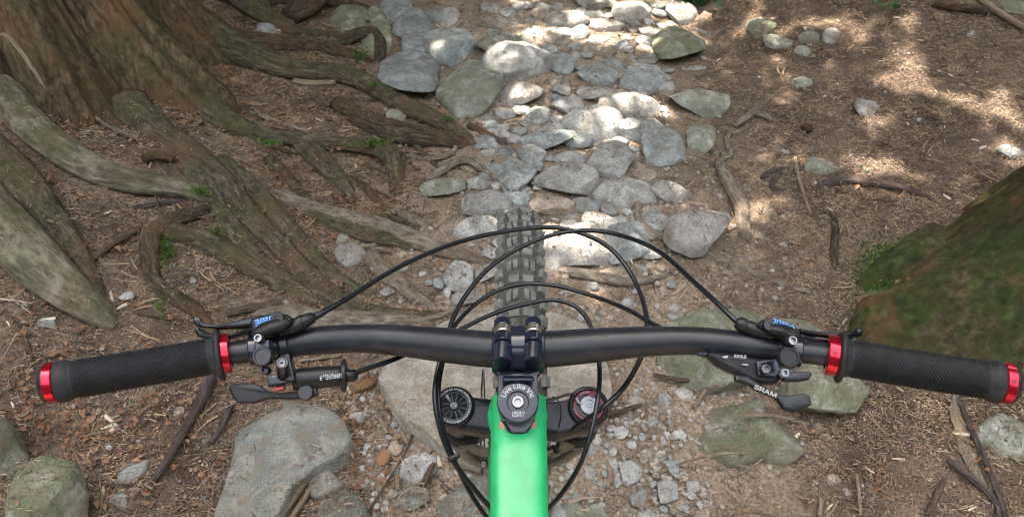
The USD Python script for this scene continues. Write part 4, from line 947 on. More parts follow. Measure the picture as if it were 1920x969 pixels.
# dropper remote on the left
dr = part('remote_clamp', band(513, 523, rbar(518) + .0030), 'black')
part('remote_clamp', band(525, 541, rbar(533) + .0034), 'black')
part('clamp_leg', plate(zs(LZ, [(885, 470), (975, 440), (1020, 640), (1025, 700), (960, 705), (900, 660)]), .592, .012, rnd=2), 'black', dr)
pb = part('pinch_bolt', lathe(P(*LZ(930, 640), .596), P(*LZ(915, 535), .572) - P(*LZ(930, 640), .596), [(0, .0050), (.0, .0056), (.028, .0054), (.0292, .0046), (.0292, .0030), (.027, .0026), (.027, 0)], 26), 'anod', dr)
part('bolt_head', bolt(*LZ(916, 537), .573, .0031, h=.0012, socket=.55), 'silver', pb)
part('remote_body', plate(zs(LZ, [(768, 655), (880, 632), (1035, 622), (1045, 700), (905, 730), (780, 748)]), .602, .014, rnd=2), 'anod', dr)
part('barrel', tube([[*P(*LZ(1010, 690), .604), .0088], [*P(*LZ(1100, 680), .606), .0096], [*P(*LZ(1465, 650), .613), .0090]], 24), 'plastic', dr, True)
part('barrel_flange', tube([[*P(*LZ(1462, 650), .613), .0090], [*P(*LZ(1468, 650), .613), .0148], [*P(*LZ(1490, 648), .6135), .0148], [*P(*LZ(1500, 648), .6135), .0062], [*P(*LZ(1560, 642), .616), .0054]], 24, 26), 'plastic', dr, 30)
part('barrel_lettering', word('e*thirteen', LZ(1262, 694), LZ(1458, 668), .0050, .5945, lift=.0012, bold=False), 'white', dr, False)
part('thumb_paddle', plate(zs(LZ, [(425, 770), (432, 738), (462, 724), (640, 718), (700, 733), (790, 795), (850, 802), (1050, 788), (1100, 758), (1222, 750), (1236, 818), (1190, 842), (1000, 862), (860, 857), (780, 857), (700, 884), (640, 898), (500, 896), (445, 825)]), .600, .008, bev=.002, rnd=2), 'plastic', dr)
part('red_tab', plate(zs(LZ, [(818, 778), (860, 745), (932, 738), (930, 772), (855, 792)]), .604, .006, bev=.0012, rnd=1), plain('faded_red_plastic', (.42, .06, .05), .5), dr)
part('paddle_pivot', lathe(P(*LZ(1130, 800), .599), PLATE_N, [(-.004, .0070), (.001, .0070), (.002, .0060), (.002, 0)], 22), 'black', dr)

# gear shifter on the right
sh = part('shifter_body', plate(zs(RZ, [(140, 400), (230, 380), (420, 395), (600, 430), (800, 450), (870, 500), (905, 560), (845, 640), (820, 672), (700, 678), (560, 640), (430, 575), (370, 548), (285, 505), (205, 430)]), .604, .016, bev=.0035, rnd=4), 'plastic', smooth=50)
part('shifter_nose', plate(zs(RZ, [(70, 388), (170, 385), (190, 410), (165, 432), (110, 415)]), .612, .008, rnd=2), 'anod', sh)
part('cover_window', plate(zs(RZ, [(450, 488), (540, 494), (570, 512), (510, 506)]), .600, .001, bev=.0003, rnd=1, count=20), 'badge', sh)
part('white_print', plate(zs(RZ, [(310, 428), (372, 412), (356, 428), (366, 440), (325, 440)]), .601, .0008, bev=.0002, rnd=0, count=16), 'white', sh)
part('white_lettering', word('EAGLE', RZ(416, 434), RZ(528, 443), .0024, .6005), 'white', sh, False)
part('clamp_leg', plate(zs(RZ, [(620, 470), (800, 440), (860, 560), (800, 620), (640, 600)]), .598, .012, rnd=3), 'anod', sh)
part('clamp_bolt', bolt(*RZ(700, 540), .592, .0042, h=.003, socket=.58), 'silver', sh)
part('cover_bolt', bolt(*RZ(876, 575), .595, .0039, h=.002, socket=.55), 'badge', sh)
part('release_lever', plate(zs(RZ, [(850, 645), (900, 580), (1000, 562), (1120, 562), (1134, 590), (1100, 640), (1000, 656), (900, 655)]), .600, .007, rnd=3), 'black', sh)
part('gear_lever', plate(zs(RZ, [(430, 592), (560, 602), (690, 690), (800, 758), (880, 784), (960, 775), (1060, 758), (1110, 780), (1130, 865), (1060, 902), (960, 938), (880, 912), (830, 842), (800, 802), (640, 742), (560, 692), (470, 662), (430, 645)]), .596, .007, bev=.0022, rnd=3), 'black', sh)
part('lever_lettering', word('SRAM', RZ(592, 714), RZ(796, 800), .0036, .5955), 'white', sh, False)
part('thumb_pad', plate(zs(RZ, [(1050, 762), (1108, 782), (1127, 862), (1085, 884)]), .5945, .003, bev=.0008, rnd=1, count=24), 'plastic', sh)

# stem: face plate, body, bolts, top cap
AX = norm([0, -math.cos(math.radians(65)), math.sin(math.radians(65))])          # steering axis
SX = np.array([0, math.sin(math.radians(65)), math.cos(math.radians(65))])       # the way the stem points
BC = barp(968)
def lug(z0, z1, zx, rad, mat, parent, name, dep, n=24):
    a, b = P(*SZ(zx, z0), dep[0]), P(*SZ(zx, z1), dep[1]); L = np.linalg.norm(b - a)
    return part(name, lathe(a, b - a, [(0, 0), (0, rad - .001), (.001, rad), (L - .001, rad), (L, rad - .001), (L, 0)], n), mat, parent)
def shell(a0, a1, x0, x1, ri, ro, n=22):
    """a piece of a tube round the bar, from angle a0 to a1 about the bar (0 = towards the rider, 90 = up)"""
    w = P(*SZ(x1, 0), .655)[0] - P(*SZ(x0, 0), .655)[0]; xc = (P(*SZ(x1, 0), .655)[0] + P(*SZ(x0, 0), .655)[0]) / 2
    a = np.radians(np.linspace(a0, a1, n)); ring = np.stack([0 * a, -np.cos(a), np.sin(a)], -1); b = .0012
    prof = [(-w / 2, ri), (-w / 2, ro - b), (-w / 2 + b, ro), (w / 2 - b, ro), (w / 2, ro - b), (w / 2, ri)]
    v = np.array([[xc, BC[1], BC[2]] + ring * r + [s, 0, 0] for s, r in prof]); k = len(prof)
    v = v.transpose(1, 0, 2).reshape(-1, 3); m = trimesh.Trimesh(v, grid_faces(n, k), process=False)
    cap = lambda i, fl: [[i * k, i * k + q, i * k + q + 1][::fl] for q in range(1, k - 1)]
    m = trimesh.Trimesh(v, np.vstack([m.faces, cap(0, 1), cap(n - 1, -1)]), process=False); trimesh.repair.fix_normals(m)
    return m
st = part('stem', plate(zs(SZ, [(655, 440), (1098, 440), (1108, 500), (1062, 560), (1062, 660), (1070, 780), (690, 780), (692, 660), (692, 560), (648, 500)]), .640, .034, n=norm(.75 * AX + .25 * PLATE_N), bev=.003, rnd=3), 'anod')
rbm = rbar(968)
part('rear_clamp', shell(-100, 54, 645, 1112, rbm, rbm + .0048), 'anod', st)
fp = part('face_plate', shell(57, 235, 645, 1112, rbm, rbm + .0048), 'anod')
for sgn, zx in ((-1, 738), (1, 1016)):
    lug(196, 268, zx, .0088, 'anod', fp, 'bolt_lug', (.642, .634))
    lug(275, 432, zx, .0088, 'anod', st, 'bolt_lug', (.6335, .622))
    lug(132, 188, zx, .0086, 'gold', fp, 'bolt_washer', (.650, .643))
    lug(70, 131, zx, .0082, 'anod', fp, 'bolt_head', (.659, .650))
part('clamp_bridge', shell(2, 52, 805, 948, rbm + .004, rbm + .0072), 'anod', st)
part('clamp_bridge', shell(59, 118, 805, 948, rbm + .004, rbm + .0072), 'anod', fp)
part('stem_ledge', plate(zs(SZ, [(740, 575), (1018, 575), (1030, 612), (728, 612)]), .622, .012, n=norm([0, -.75, .6]), bev=.0022, rnd=1, count=60), 'anod', st)
TC = P(*SZ(876, 800), .622)
part('steerer_clamp', lathe(TC, AX, [(-.040, .0165), (-.036, .0182), (-.003, .0184), (-.001, .0180), (.0, .0172)], 56), 'anod', st)
tcp = part('top_cap', lathe(TC, AX, [(-.001, .0186), (.0025, .0186), (.0040, .0178), (.0046, .0165), (.0046, .0100), (.0028, .0092), (.0026, .0078), (.0030, .0060), (.0030, 0)], 64), 'anod')
part('cap_bolt', lathe(TC + AX * .0022, AX, [(0, .0056), (.0034, .0056), (.0044, .0050), (.0044, .0031), (.0012, .0029), (.0012, 0)], 28), 'silver', tcp)
part('stem_tail', plate(zs(FZ, [(712, 60), (1050, 60), (1020, 120), (985, 175), (960, 205), (900, 215), (882, 205), (865, 215), (805, 205), (780, 175), (745, 120)]), .626, .026, n=AX, bev=.003, rnd=3), 'anod', st)
part('tail_slot', plate(zs(FZ, [(876, 130), (888, 130), (888, 212), (876, 212)]), .6252, .001, n=AX, bev=.0002, rnd=0, count=16), 'rubber', st)
for zx, zy in ((752, 165), (1012, 152)):
    lx = -1 if zx < 880 else 1
    part('pinch_bolt', lathe(P(*FZ(zx + lx * 4, zy + 14), .640), P(*FZ(zx - lx * 4, zy - 30), .633) - P(*FZ(zx + lx * 4, zy + 14), .640), [(0, 0), (0, .0046), (.001, .0050), (.0105, .0050), (.0112, .0044), (.0112, 0)], 22), 'copper', st)
def arc_text(txt, c, nrm, rad, a0, a1, hgt, mat, parent, lift, name='cap_lettering', adv=None, inward=False):
    """letters set round a circle, each upright along the radius, from angle a0 to a1 (degrees, picture-wise)"""
    nrm = norm(nrm); e1 = norm(np.cross([0, 1.0, .3], nrm)); e2 = np.cross(nrm, e1); ms = []
    wd = {' ': .5}
    for ch in set(txt) - {' '}:
        wd[ch] = meshkit.text_mesh(ch, 1.0, .1, True).vertices[:, 0].max() + .14
    tot = sum(wd[ch] for ch in txt); pos = 0
    for ch in txt:
        if ch != ' ':
            a = math.radians(a0 + (a1 - a0) * (pos + wd[ch] / 2) / tot); r = np.array([math.cos(a), math.sin(a)])
            tg = np.array([r[1], -r[0]]) * (1 if a1 < a0 else -1); upd = r if a1 < a0 else -r
            m = meshkit.text_mesh(ch, 1.0, .1, True); v = np.array(m.vertices); v[:, 0] -= v[:, 0].max() / 2
            q = r * rad + (v[:, :1] * tg + (v[:, 1:2] - (0 if a1 < a0 else 0)) * upd) * hgt
            ms.append(trimesh.Trimesh(c + q[:, :1] * e1 + q[:, 1:] * e2 + (lift + v[:, 2:] * .004) * nrm, m.faces, process=False))
        pos += wd[ch]
    return part(name, join(*ms), mat, parent, False)
arc_text('Live Like Vic', TC, AX, .0121, 163, 17, .0040, 'white', tcp, .0047)
bdg = plate(zs(SZ, [(826, 884), (940, 884), (932, 934), (824, 934)]), .6165, .0012, n=AX, bev=.0004, rnd=2, count=40)
bo = TC + AX * .0052 - bdg.vertices.mean(0); bdg.apply_translation(AX * float(bo @ AX))
bd = part('silver_badge', bdg, 'badge', tcp)
bcen = bdg.vertices.mean(0); e1 = norm(np.cross([0, 1.0, .3], AX)); e2 = np.cross(AX, e1)
mt_ = meshkit.text_mesh('NSB', 1.0, .1, True); v_ = np.array(mt_.vertices); v_[:, 0] -= v_[:, 0].max() / 2; v_[:, 1] -= .5
part('badge_lettering', trimesh.Trimesh(bcen + v_[:, :1] * e1 * .0038 + v_[:, 1:2] * e2 * .0036 + (v_[:, 2:] * .003 + .0008) * AX, mt_.faces, process=False), 'black', bd, False)

# head tube, top tube and down tube
HT = TC - AX * .030
fr_t = norm([0, -.925, -.38])
def loft(stations, n=64, pw=4.2):
    """stations: centre, half width, half height, tube direction; superelliptic sections"""
    a = np.arange(n) / n * 2 * np.pi; c, s = np.cos(a), np.sin(a); q = np.stack([np.sign(c) * np.abs(c) ** (2 / pw), np.sign(s) * np.abs(s) ** (2 / pw)], -1)
    v = np.array([[np.asarray(o) + q[k, 0] * hw * np.array([1.0, 0, 0]) + q[k, 1] * hh * np.cross([1.0, 0, 0], norm(t)) for k in range(n)] for o, hw, hh, t in stations])
    return v
x0 = TC[0] + .001
TT0 = P(975, 815, .675); TT1 = P(980, 969, .622)
sts = []
for u in np.linspace(0, 1, 26):
    o = TT0 + (TT1 - TT0) * (u * 5.2 - .25)
    o[0] = x0
    k = u * 5.2 - .25
    pk = .0035 * math.exp(-((k - .45) / .22) ** 2)
    sts.append((o - np.cross([1.0, 0, 0], norm(TT1 - TT0)) * 0.021 + np.cross([1.0, 0, 0], norm(TT0 - TT1)) * pk, .0262 - .0012 * min(k, 2), .024, TT0 - TT1))
v = loft(sts); m = trimesh.Trimesh(v.reshape(-1, 3), grid_faces(len(sts), v.shape[1]), process=False); trimesh.repair.fix_normals(m)
frm = part('frame', join(m), 'green', smooth=True)
ht = lathe(TC - AX * .0405, -AX, [(0, .0195), (0, .0262), (.002, .0275), (.025, .0272), (.10, .029), (.105, .0305), (.115, .0305), (.1155, .02)], 56)
part('head_tube', ht, 'green', frm, True)
# the collar of the frame that rises round the stem
ga = np.radians(np.linspace(0, 360, 97)); hgt = .004 + .030 * sm(-.55, .9, -np.sin(ga)) * 0 + .0
e1 = np.array([1.0, 0, 0]); e2b = SX
col = []
for a in ga[:-1]:
    rd = math.cos(a) * e1 + math.sin(a) * e2b
    back = sm(.35, -.75, math.sin(a)); o = TC - AX * (.041 - .012 * back)
    col.append([o + rd * .0205, o + AX * .001 + rd * .0222, o + AX * .0005 + rd * (.0255 + .002 * back), o - AX * .006 + rd * (.0274 + .003 * back), o - AX * .03 + rd * (.0275 + .003 * back)])
cv = np.array(col).transpose(1, 0, 2); m = trimesh.Trimesh(cv.reshape(-1, 3), grid_faces(5, 96), process=False); trimesh.repair.fix_normals(m)
part('head_tube_rim', m, 'green', frm, True)
part('headset_cover', lathe(TC - AX * .040, AX, [(0, .0262), (.003, .0225), (.006, .0200), (.010, .0180)], 48), 'black', frm, True)
dt0 = TC - AX * .13; dtd = norm([0, -.66, -.75])
part('down_tube', tube([[*dt0, .030], [*(dt0 + dtd * .2), .032], [*(dt0 + dtd * .55), .033]], 28), 'green', frm, True)
sd_ = TT1 + (TT1 - TT0) * 3.9
part('seat_tube', tube([[sd_[0], sd_[1], sd_[2] - .02, .019], [sd_[0], sd_[1] + .10, sd_[2] - .36, .019]], 24), 'green', frm, True)

# fork: crown, caps, stanchions, lowers with arch
WC = np.array([.012, .70, .372])                                                  # wheel centre
CL, CR = P(852, 762, .700), P(1103, 762, .700)
crown = part('fork_crown', plate(zs(SZ, [(128, 900), (130, 820), (160, 745), (225, 695), (305, 680), (385, 700), (470, 735), (640, 755), (870, 760), (1110, 750), (1210, 735), (1320, 700), (1420, 682), (1525, 690), (1600, 740), (1650, 830), (1655, 900), (1625, 985), (1560, 1040), (1440, 1060), (1250, 1110), (1100, 1090), (640, 1085), (400, 1045), (250, 1020), (170, 985)]), .699, .040, n=AX, bev=.007, rnd=4, count=150), 'bar', smooth=60)
for nm, c in (('l', CL), ('r', CR)):
    part('crown_boss', lathe(c, AX, [(-.046, .019), (-.044, .0210), (-.010, .0215), (.0015, .0205), (.004, .0185), (.0035, .0170)], 48), 'bar', crown, True)
cl = part('air_cap', lathe(CL, AX, [(.001, .0182), (.0048, .0182), (.0058, .0176), (.0058, .0150), (.0048, .0144), (.0040, .0143), (.0040, 0)], 56), 'anod')
for k in range(12):
    a = k / 12 * 2 * math.pi; r1 = math.cos(a) * e1 + math.sin(a) * SX; tg = -math.sin(a) * e1 + math.cos(a) * SX; o = CL + AX * .0038
    V = [o + r1 * .0135 + tg * .0034, o + r1 * .0135 - tg * .0034, o + r1 * .0025, o + r1 * .0128 + AX * .0012, o + r1 * .0030 + AX * .0042]
    part('cap_fin', (np.array(V), np.array([[0, 3, 4], [0, 4, 2], [1, 4, 3], [1, 2, 4], [0, 1, 3]])), 'fin', cl, False)
part('cap_hub', lathe(CL + AX * .004, AX, [(0, .0052), (.0042, .0044), (.0046, .0038), (.0046, 0)], 24), 'fin', cl)
hub = CL + AX * .0088
for txt, dy, hh_ in (('DPA', .0016, .0014), ('TTL', -.0020, .0024)):
    m0 = meshkit.text_mesh(txt, 1.0, .1, True); v0 = np.array(m0.vertices); v0[:, 0] -= v0[:, 0].max() / 2
    ee1 = norm(np.cross([0, 1.0, .3], AX)); ee2 = np.cross(AX, ee1)
    part('cap_logo', trimesh.Trimesh(hub + (v0[:, :1] + .25 * v0[:, 1:2]) * ee1 * hh_ + (v0[:, 1:2] * hh_ + dy) * ee2 + v0[:, 2:] * .003 * AX, m0.faces, process=False), 'white', cl, False)
arc_text('TOTAL VOLUME ADJUST', CL, AX, .0176, 200, 352, .0021, 'white', cl, .0059)
arc_text('HIGH VOLUME AIR SPRING PRESSURE', CL, AX, .0155, 176, 10, .0019, 'white', cl, .0059)
cr = part('damper_cap', lathe(CR, AX, [(.001, .0158), (.0044, .0158), (.0050, .0152), (.0050, 0)], 56), 'redplate')
part('damper_tab', plate(zs(SZ, [(1490, 715), (1540, 700), (1580, 682), (1588, 720), (1560, 760), (1530, 740)]), .694, .004, n=AX, bev=.0008, rnd=1, count=30), 'redplate', cr)
part('cap_recess', lathe(CR, AX, [(.0048, .0126), (.0056, .0126), (.0058, .0120), (.0058, 0)], 48), 'black', cr)
kn = part('damper_knob', lathe(CR, AX, [(.0050, .0092), (.0098, .0092), (.0106, .0086), (.0106, .0052), (.0092, .0050), (.0092, .0028), (.0104, .0026), (.0104, .0012), (.0094, .0010), (.0094, 0)], 40), 'badge', cr)
part('knob_pointer', plate(zs(SZ, [(1395, 750), (1420, 745), (1440, 790), (1475, 800), (1460, 815), (1420, 800)]), .690, .002, n=AX, bev=.0004, rnd=0, count=24), 'white', cr)
arc_text('OPEN', CR, AX, .0130, 128, 84, .0019, 'white', cr, .0050)
arc_text('LOW', CR, AX, .0146, 216, 188, .0017, 'white', cr, .0050)
arc_text('FIRM', CR, AX, .0147, 250, 296, .0017, 'white', cr, .0050)
part('crown_seam', tube([[*P(*SZ(1190, 745), .6985), .0006], [*P(*SZ(1240, 775), .694), .0006], [*P(*SZ(1268, 860), .692), .0006], [*P(*SZ(1262, 960), .692), .0006], [*P(*SZ(1240, 1060), .694), .0006]], 8, 40), 'black', crown, True)
for c in (CL, CR):
    dn = -AX; sg = -1 if c[0] < WC[0] else 1
    leg = part('fork_stanchion', lathe(c, dn, [(.04, .0175), (.19, .0175)], 32), 'stanchion', None, True)
    part('dust_seal', lathe(c, dn, [(.102, .0176), (.103, .0205), (.110, .0222), (.118, .0222), (.120, .0210), (.128, .0228), (.134, .0228)], 36), 'rubber', leg)
    toe = WC + np.array([sg * .056, -.004, 0]); top = c + dn * .134
    part('fork_leg', tube([[*top, .0225], [*(top + (toe - top) * .25), .0235], [*(top + (toe - top) * .8), .020], [*toe, .016]], 28), 'lower', None, True)
A_ = lambda x, y, d, r: [*P(*FZ(x, y), d), r]
part('fork_arch', tube([A_(330, 300, .815, .014), A_(400, 380, .835, .013), A_(500, 450, .848, .012), A_(640, 480, .855, .012), A_(880, 490, .858, .012), A_(1120, 475, .855, .012), A_(1260, 440, .848, .012), A_(1400, 360, .835, .013), A_(1470, 290, .815, .014)], 16, 60, .55), 'lower', None, True)
part('fork_arch', tube([A_(380, 260, .80, .010), A_(470, 340, .822, .0085), A_(640, 385, .832, .008), A_(880, 395, .835, .008), A_(1120, 380, .832, .008), A_(1300, 330, .822, .0085), A_(1410, 250, .80, .010)], 16, 50, .6), 'lower', None, True)
part('arch_bolt', bolt(*FZ(570, 482), .842, .003), 'silver')

# front wheel: tyre with tread, rim, spokes, hub
TR = .366
def wheel_pt(a, w, r):
    a, w, r = np.broadcast_arrays(np.asarray(a, float), w, r)
    return WC + np.stack([w, r * np.cos(a), r * np.sin(a)], -1)
b_ = np.radians(np.linspace(-128, 128, 30)); pw_ = .0330 * np.sin(b_); pr_ = TR - .030 + .030 * np.cos(b_) * np.where(np.cos(b_) < 0, 1.05, 1.0)
aa = np.arange(180) / 180 * 2 * np.pi
tv = wheel_pt(aa[:, None], pw_[None], pr_[None]).reshape(-1, 3)
tf = grid_faces(180, 30, False)
tf = np.vstack([tf, [[179 * 30 + j, j, j + 1] for j in range(29)], [[179 * 30 + j, j + 1, 179 * 30 + j + 1] for j in range(29)]])
tm_ = trimesh.Trimesh(tv, tf, process=False); trimesh.repair.fix_normals(tm_)
tyre = part('front_tyre', tm_, 'tyre', None, True)
def knob(a, beta, half_l, half_w, h, skew=0.0, rampf=.0):
    """a tread block at wheel angle a and section angle beta; half_l along the rolling way"""
    R = TR - .030; out = []
    for hh, s in ((-.0015, 1.08), (h - .0006, 1.0), (h, .84)):
        for u, v in ((-1, -1), (1, -1), (1, 1), (-1, 1)):
            rr = .030 + hh - (rampf * h if (u > 0 and hh > 0) else 0); bb = beta + v * half_w * s / .030
            out.append(wheel_pt(a + (u * half_l * s + skew * v) / TR, rr * 1.12 * math.sin(bb), R + rr * math.cos(bb)))
    f = []
    for l in (0, 4):
        for k in range(4):
            p, q = l + k, l + (k + 1) % 4; f += [[p, q, q + 4], [p, q + 4, p + 4]]
    f += [[8, 9, 10], [8, 10, 11]]
    m = trimesh.Trimesh(np.array(out), np.array(f), process=False)
    c = m.vertices.mean(0)
    if (m.face_normals[-1] @ (c - wheel_pt(a, 0, R))) < 0: m.invert()
    return m
rows_n = 84; far = []
rngk = np.random.default_rng(4)
for k in range(rows_n):
    a = k / rows_n * 2 * math.pi; deg = math.degrees(a); vis = 14 < deg < 168
    ks = []
    if k % 2 == 0:
        for s in (-1, 1): ks.append(knob(a, s * .27, .0056, .0058, .0050, 0, .25))
    else:
        for s in (-1, 1):
            ks.append(knob(a, s * .20, .0075, .0026, .0050, s * .0012)); ks.append(knob(a + .004, s * .44, .0078, .0026, .0050, s * .0012))
    for s in (-1, 1):
        ks.append(knob(a + .02, s * (1.02 if k % 2 else .94), .0075, .0055, .0056, 0, .2))
    for m in ks:
        if vis: part('tread_knob', m, 'knob', tyre, False)
        else: far.append(m)
tag(part('tread', join(*far), 'knob', tyre, False), kind='stuff')
part('tyre_seam', lathe(WC, [1.0, 0, 0], [(-.0005, TR - .002), (-.0004, TR + .0005), (.0004, TR + .0005), (.0005, TR - .002)], 180), 'tyre', tyre, True)
rim = part('rim', lathe(WC, [1.0, 0, 0], [(-.016, .322), (-.017, .316), (-.012, .300), (0, .292), (.012, .300), (.017, .316), (.016, .322)], 96), 'bar', None, True)
hubp = part('hub', lathe(WC, [1.0, 0, 0], [(-.05, .010), (-.05, .018), (-.03, .027), (-.027, .027), (-.02, .014), (.02, .014), (.027, .027), (.03, .027), (.05, .018), (.05, .010)], 32), 'bar')
for k in range(28):
    a = k / 28 * 2 * math.pi; s = -1 if k % 2 else 1; off = .35 * (1 if (k // 2) % 2 else -1)
    part('spoke', tube([[*wheel_pt(a + off, s * .028, .026), .001], [*wheel_pt(a, s * .003, .297), .001]], 6, 4), 'black', rim, True)
part('brake_rotor', lathe(WC - [.062, 0, 0], [1.0, 0, 0], [(-.001, .07), (-.001, .09), (.001, .09), (.001, .07), (-.001, .07)], 64), 'stanchion')

# cables and hoses
def cable(name, pts, rad, label=None, sm_n=120, parent=None):
    q = [[*P(x, y, d), rad] for x, y, d in pts]
    return part(name, tube(q, 14, sm_n), 'hose', parent, True, label)
h1 = cable('brake_hose', [(*LZ(1250, 92), .623), (640, 566, .640), (720, 516, .690), (800, 476, .742), (900, 443, .792), (980, 429.5, .815), (1040, 426.5, .822), (1092, 438, .816), (1142, 464, .800), (1182, 512, .778), (1205, 562, .752), (1213, 605, .730), (1209, 650, .712), (1192, 690, .695), (1160, 737, .672), (1120, 772, .668), (1080, 800, .690), (1045, 838, .745)], .0026, 'front brake hose from the left lever looping to the fork')
cable('gear_cable', [(*RZ(450, 120), .618), (1352, 575, .632), (1290, 518, .675), (1230, 468, .730), (1180, 446, .765), (1120, 433, .790), (1050, 437, .800), (980, 462, .790), (920, 500, .768), (880, 544, .745), (852, 592, .722), (838, 630, .705), (824, 680, .690), (815, 740, .674), (824, 800, .668), (845, 855, .672), (880, 905, .676), (930, 962, .684), (960, 990, .69)], .0025, 'hose from the right lever crossing ahead of the bar to the left of the frame')
cable('gear_cable', [(1310, 655, .630), (1270, 630, .655), (1226, 608, .680), (1180, 582, .715), (1100, 551, .757), (1030, 534, .775), (965, 535, .775), (905, 560, .760), (868, 592, .738), (845, 625, .712), (830, 680, .698), (822, 740, .682), (830, 800, .676), (849, 855, .680), (872, 905, .684), (915, 972, .69)], .0023, 'gear cable from the right shifter passing under the bar to the left of the frame')
cable('dropper_cable', [(*LZ(1540, 645), .6155), (690, 690, .628), (735, 675, .648), (790, 650, .680), (860, 619, .712), (920, 590, .735), (990, 569, .750), (1045, 563, .752), (1082, 577, .742), (1104, 604, .726), (1117, 640, .706), (1124, 690, .684), (1122, 740, .664), (1112, 795, .652), (1096, 850, .648), (1074, 895, .650), (1040, 940, .658), (1005, 975, .672)], .0023, 'dropper cable from the left remote to the right of the frame')
clip = part('cable_clip', plate(zs(FZ, [(232, 425), (262, 408), (335, 382), (355, 415), (320, 440), (250, 475)]), .668, .012, bev=.002, rnd=2), 'plastic')
part('hose_guide', plate(zs(FZ, [(1150, 330), (1210, 300), (1240, 350), (1280, 345), (1245, 395), (1210, 375), (1205, 345), (1155, 370)]), .770, .012, bev=.002, rnd=2), 'plastic')
# ------------------------------------------------------------------ litter: needles, leaves, chips, gravel
rng = np.random.default_rng(77)
def sub(name, parent, mesh, mat):
    usdkit.mesh(stage, f'{parent}/{name}', mesh, mat, smooth=False)
def quat(zrot, nrm):
    """rotate z to the normal, after a turn about z"""
    n = norm(nrm); h = np.stack([-n[:, 1], n[:, 0], 0 * n[:, 0]], -1); w = 1 + n[:, 2]
    q1 = np.column_stack([w, h]); q1 /= np.linalg.norm(q1, axis=1, keepdims=True)
    q2 = np.column_stack([np.cos(zrot / 2), 0 * zrot, 0 * zrot, np.sin(zrot / 2)])
    a, b = q1[:, :1], q1[:, 1:]; c, d = q2[:, :1], q2[:, 1:]
    return np.column_stack([a * c - (b * d).sum(1, keepdims=True), a * d + c * b + np.cross(b, d)])
def instancer(path, protos, pos, q, scale, idx):
    pi = UsdGeom.PointInstancer.Define(stage, path)
    tg = []
    for k, (m, mat) in enumerate(protos):
        usdkit.mesh(stage, f'{path}/shape_{k:03d}', m, mat, smooth=False); tg.append(Sdf.Path(f'{path}/shape_{k:03d}'))
    pi.CreatePrototypesRel().SetTargets(tg)
    pi.CreateProtoIndicesAttr(Vt.IntArray.FromNumpy(np.asarray(idx, np.int32)))
    pi.CreatePositionsAttr(Vt.Vec3fArray.FromNumpy(np.asarray(pos, np.float32)))
    pi.CreateScalesAttr(Vt.Vec3fArray.FromNumpy(np.repeat(np.asarray(scale, np.float32)[:, None], 3, 1)))
    pi.CreateOrientationsAttr(Vt.QuathArray([Gf.Quath(float(a), float(b), float(c), float(d)) for a, b, c, d in q]))
    return pi.GetPrim()
def ground_points(n, dens, seed, lo=.55, hi=4.4, near=1.0):
    """points on the soil in and around the view, thinned by dens(x, y, px, py)"""
    r = np.random.default_rng(seed); out = []
    got = 0
    while got < n:
        k = 60000; y = lo + (hi - lo) * r.uniform(size=k) ** near; x = r.uniform(-3.0, 3.0, k)
        d = y * math.cos(PITCH) + 1.25 * math.sin(PITCH); ok = np.abs(x) < d * .80 + .1
        x, y = x[ok], y[ok]; z = ground_h(x, y); px, py, _ = project(np.stack([x, y, z], -1))
        keep = r.uniform(size=len(x)) < dens(x, y, px, py); out.append(np.stack([x, y, z], -1)[keep]); got += int(keep.sum())
        if len(out) > 60: break
    p = np.vstack(out)[:n]; e = .01
    nx = (ground_h(p[:, 0] + e, p[:, 1]) - p[:, 2]) / e; ny = (ground_h(p[:, 0], p[:, 1] + e) - p[:, 2]) / e
    return p, norm(np.stack([-.7 * nx, -.7 * ny, 1 + 0 * nx], -1))
def sliver(L, w, r, bend=.04):
    """a needle or splinter: three-sided, a little bent"""
    a = r.uniform(0, 6.28); d = np.array([math.cos(a), math.sin(a), r.normal() * .10]); s = np.array([-d[1], d[0], 0]); k = r.normal() * bend * L
    o = np.array([r.uniform(-.035, .035), r.uniform(-.035, .035), r.uniform(.001, .007)])
    A, B, C = o - d * L / 2, o + s * k, o + d * L / 2; up = np.array([0, 0, w * .8])
    V = [A - s * w / 2, A + s * w / 2, A + up, B - s * w / 2, B + s * w / 2, B + up, C - s * w / 4, C + s * w / 4, C + up * .5]
    F_ = []
    for l in (0, 3):
        for i, j in ((0, 2), (2, 1)): F_ += [[l + i, l + i + 3, l + j + 3], [l + i, l + j + 3, l + j]]
    return np.array(V), np.array(F_)
def cluster(n, lo, hi, wl, wh, seed):
    r = np.random.default_rng(seed); V, Fc, o = [], [], 0
    for _ in range(n):
        v, f = sliver(r.uniform(lo, hi), r.uniform(wl, wh), r); V.append(v); Fc.append(f + o); o += len(v)
    return np.vstack(V), np.vstack(Fc)
def flakes(n, lo, hi, seed, spread=.035):
    """crumbs of leaf and bark: flat irregular scraps"""
    r = np.random.default_rng(seed); V, Fc = [], []
    for _ in range(n):
        o = np.array([r.uniform(-spread, spread), r.uniform(-spread, spread), r.uniform(.001, .006)]); L = r.uniform(lo, hi); k = 5
        a = np.arange(k) / k * 6.283 + r.uniform(-.4, .4, k) + r.uniform(0, 6); rr = L / 2 * r.uniform(.55, 1, k) * np.where(np.arange(k) % 2, .7, 1); m0 = len(V)
        tl = r.normal(size=2) * .35
        q = np.stack([rr * np.cos(a), rr * np.sin(a) * r.uniform(.5, 1)], -1)
        V += [o + [x, y, tl[0] * x + tl[1] * y] for x, y in q]; Fc += [[m0, m0 + i, m0 + i + 1] for i in range(1, k - 1)]
    return np.array(V), np.array(Fc)
def both(a, b): return np.vstack([a[0], b[0]]), np.vstack([a[1], b[1] + len(a[0])])
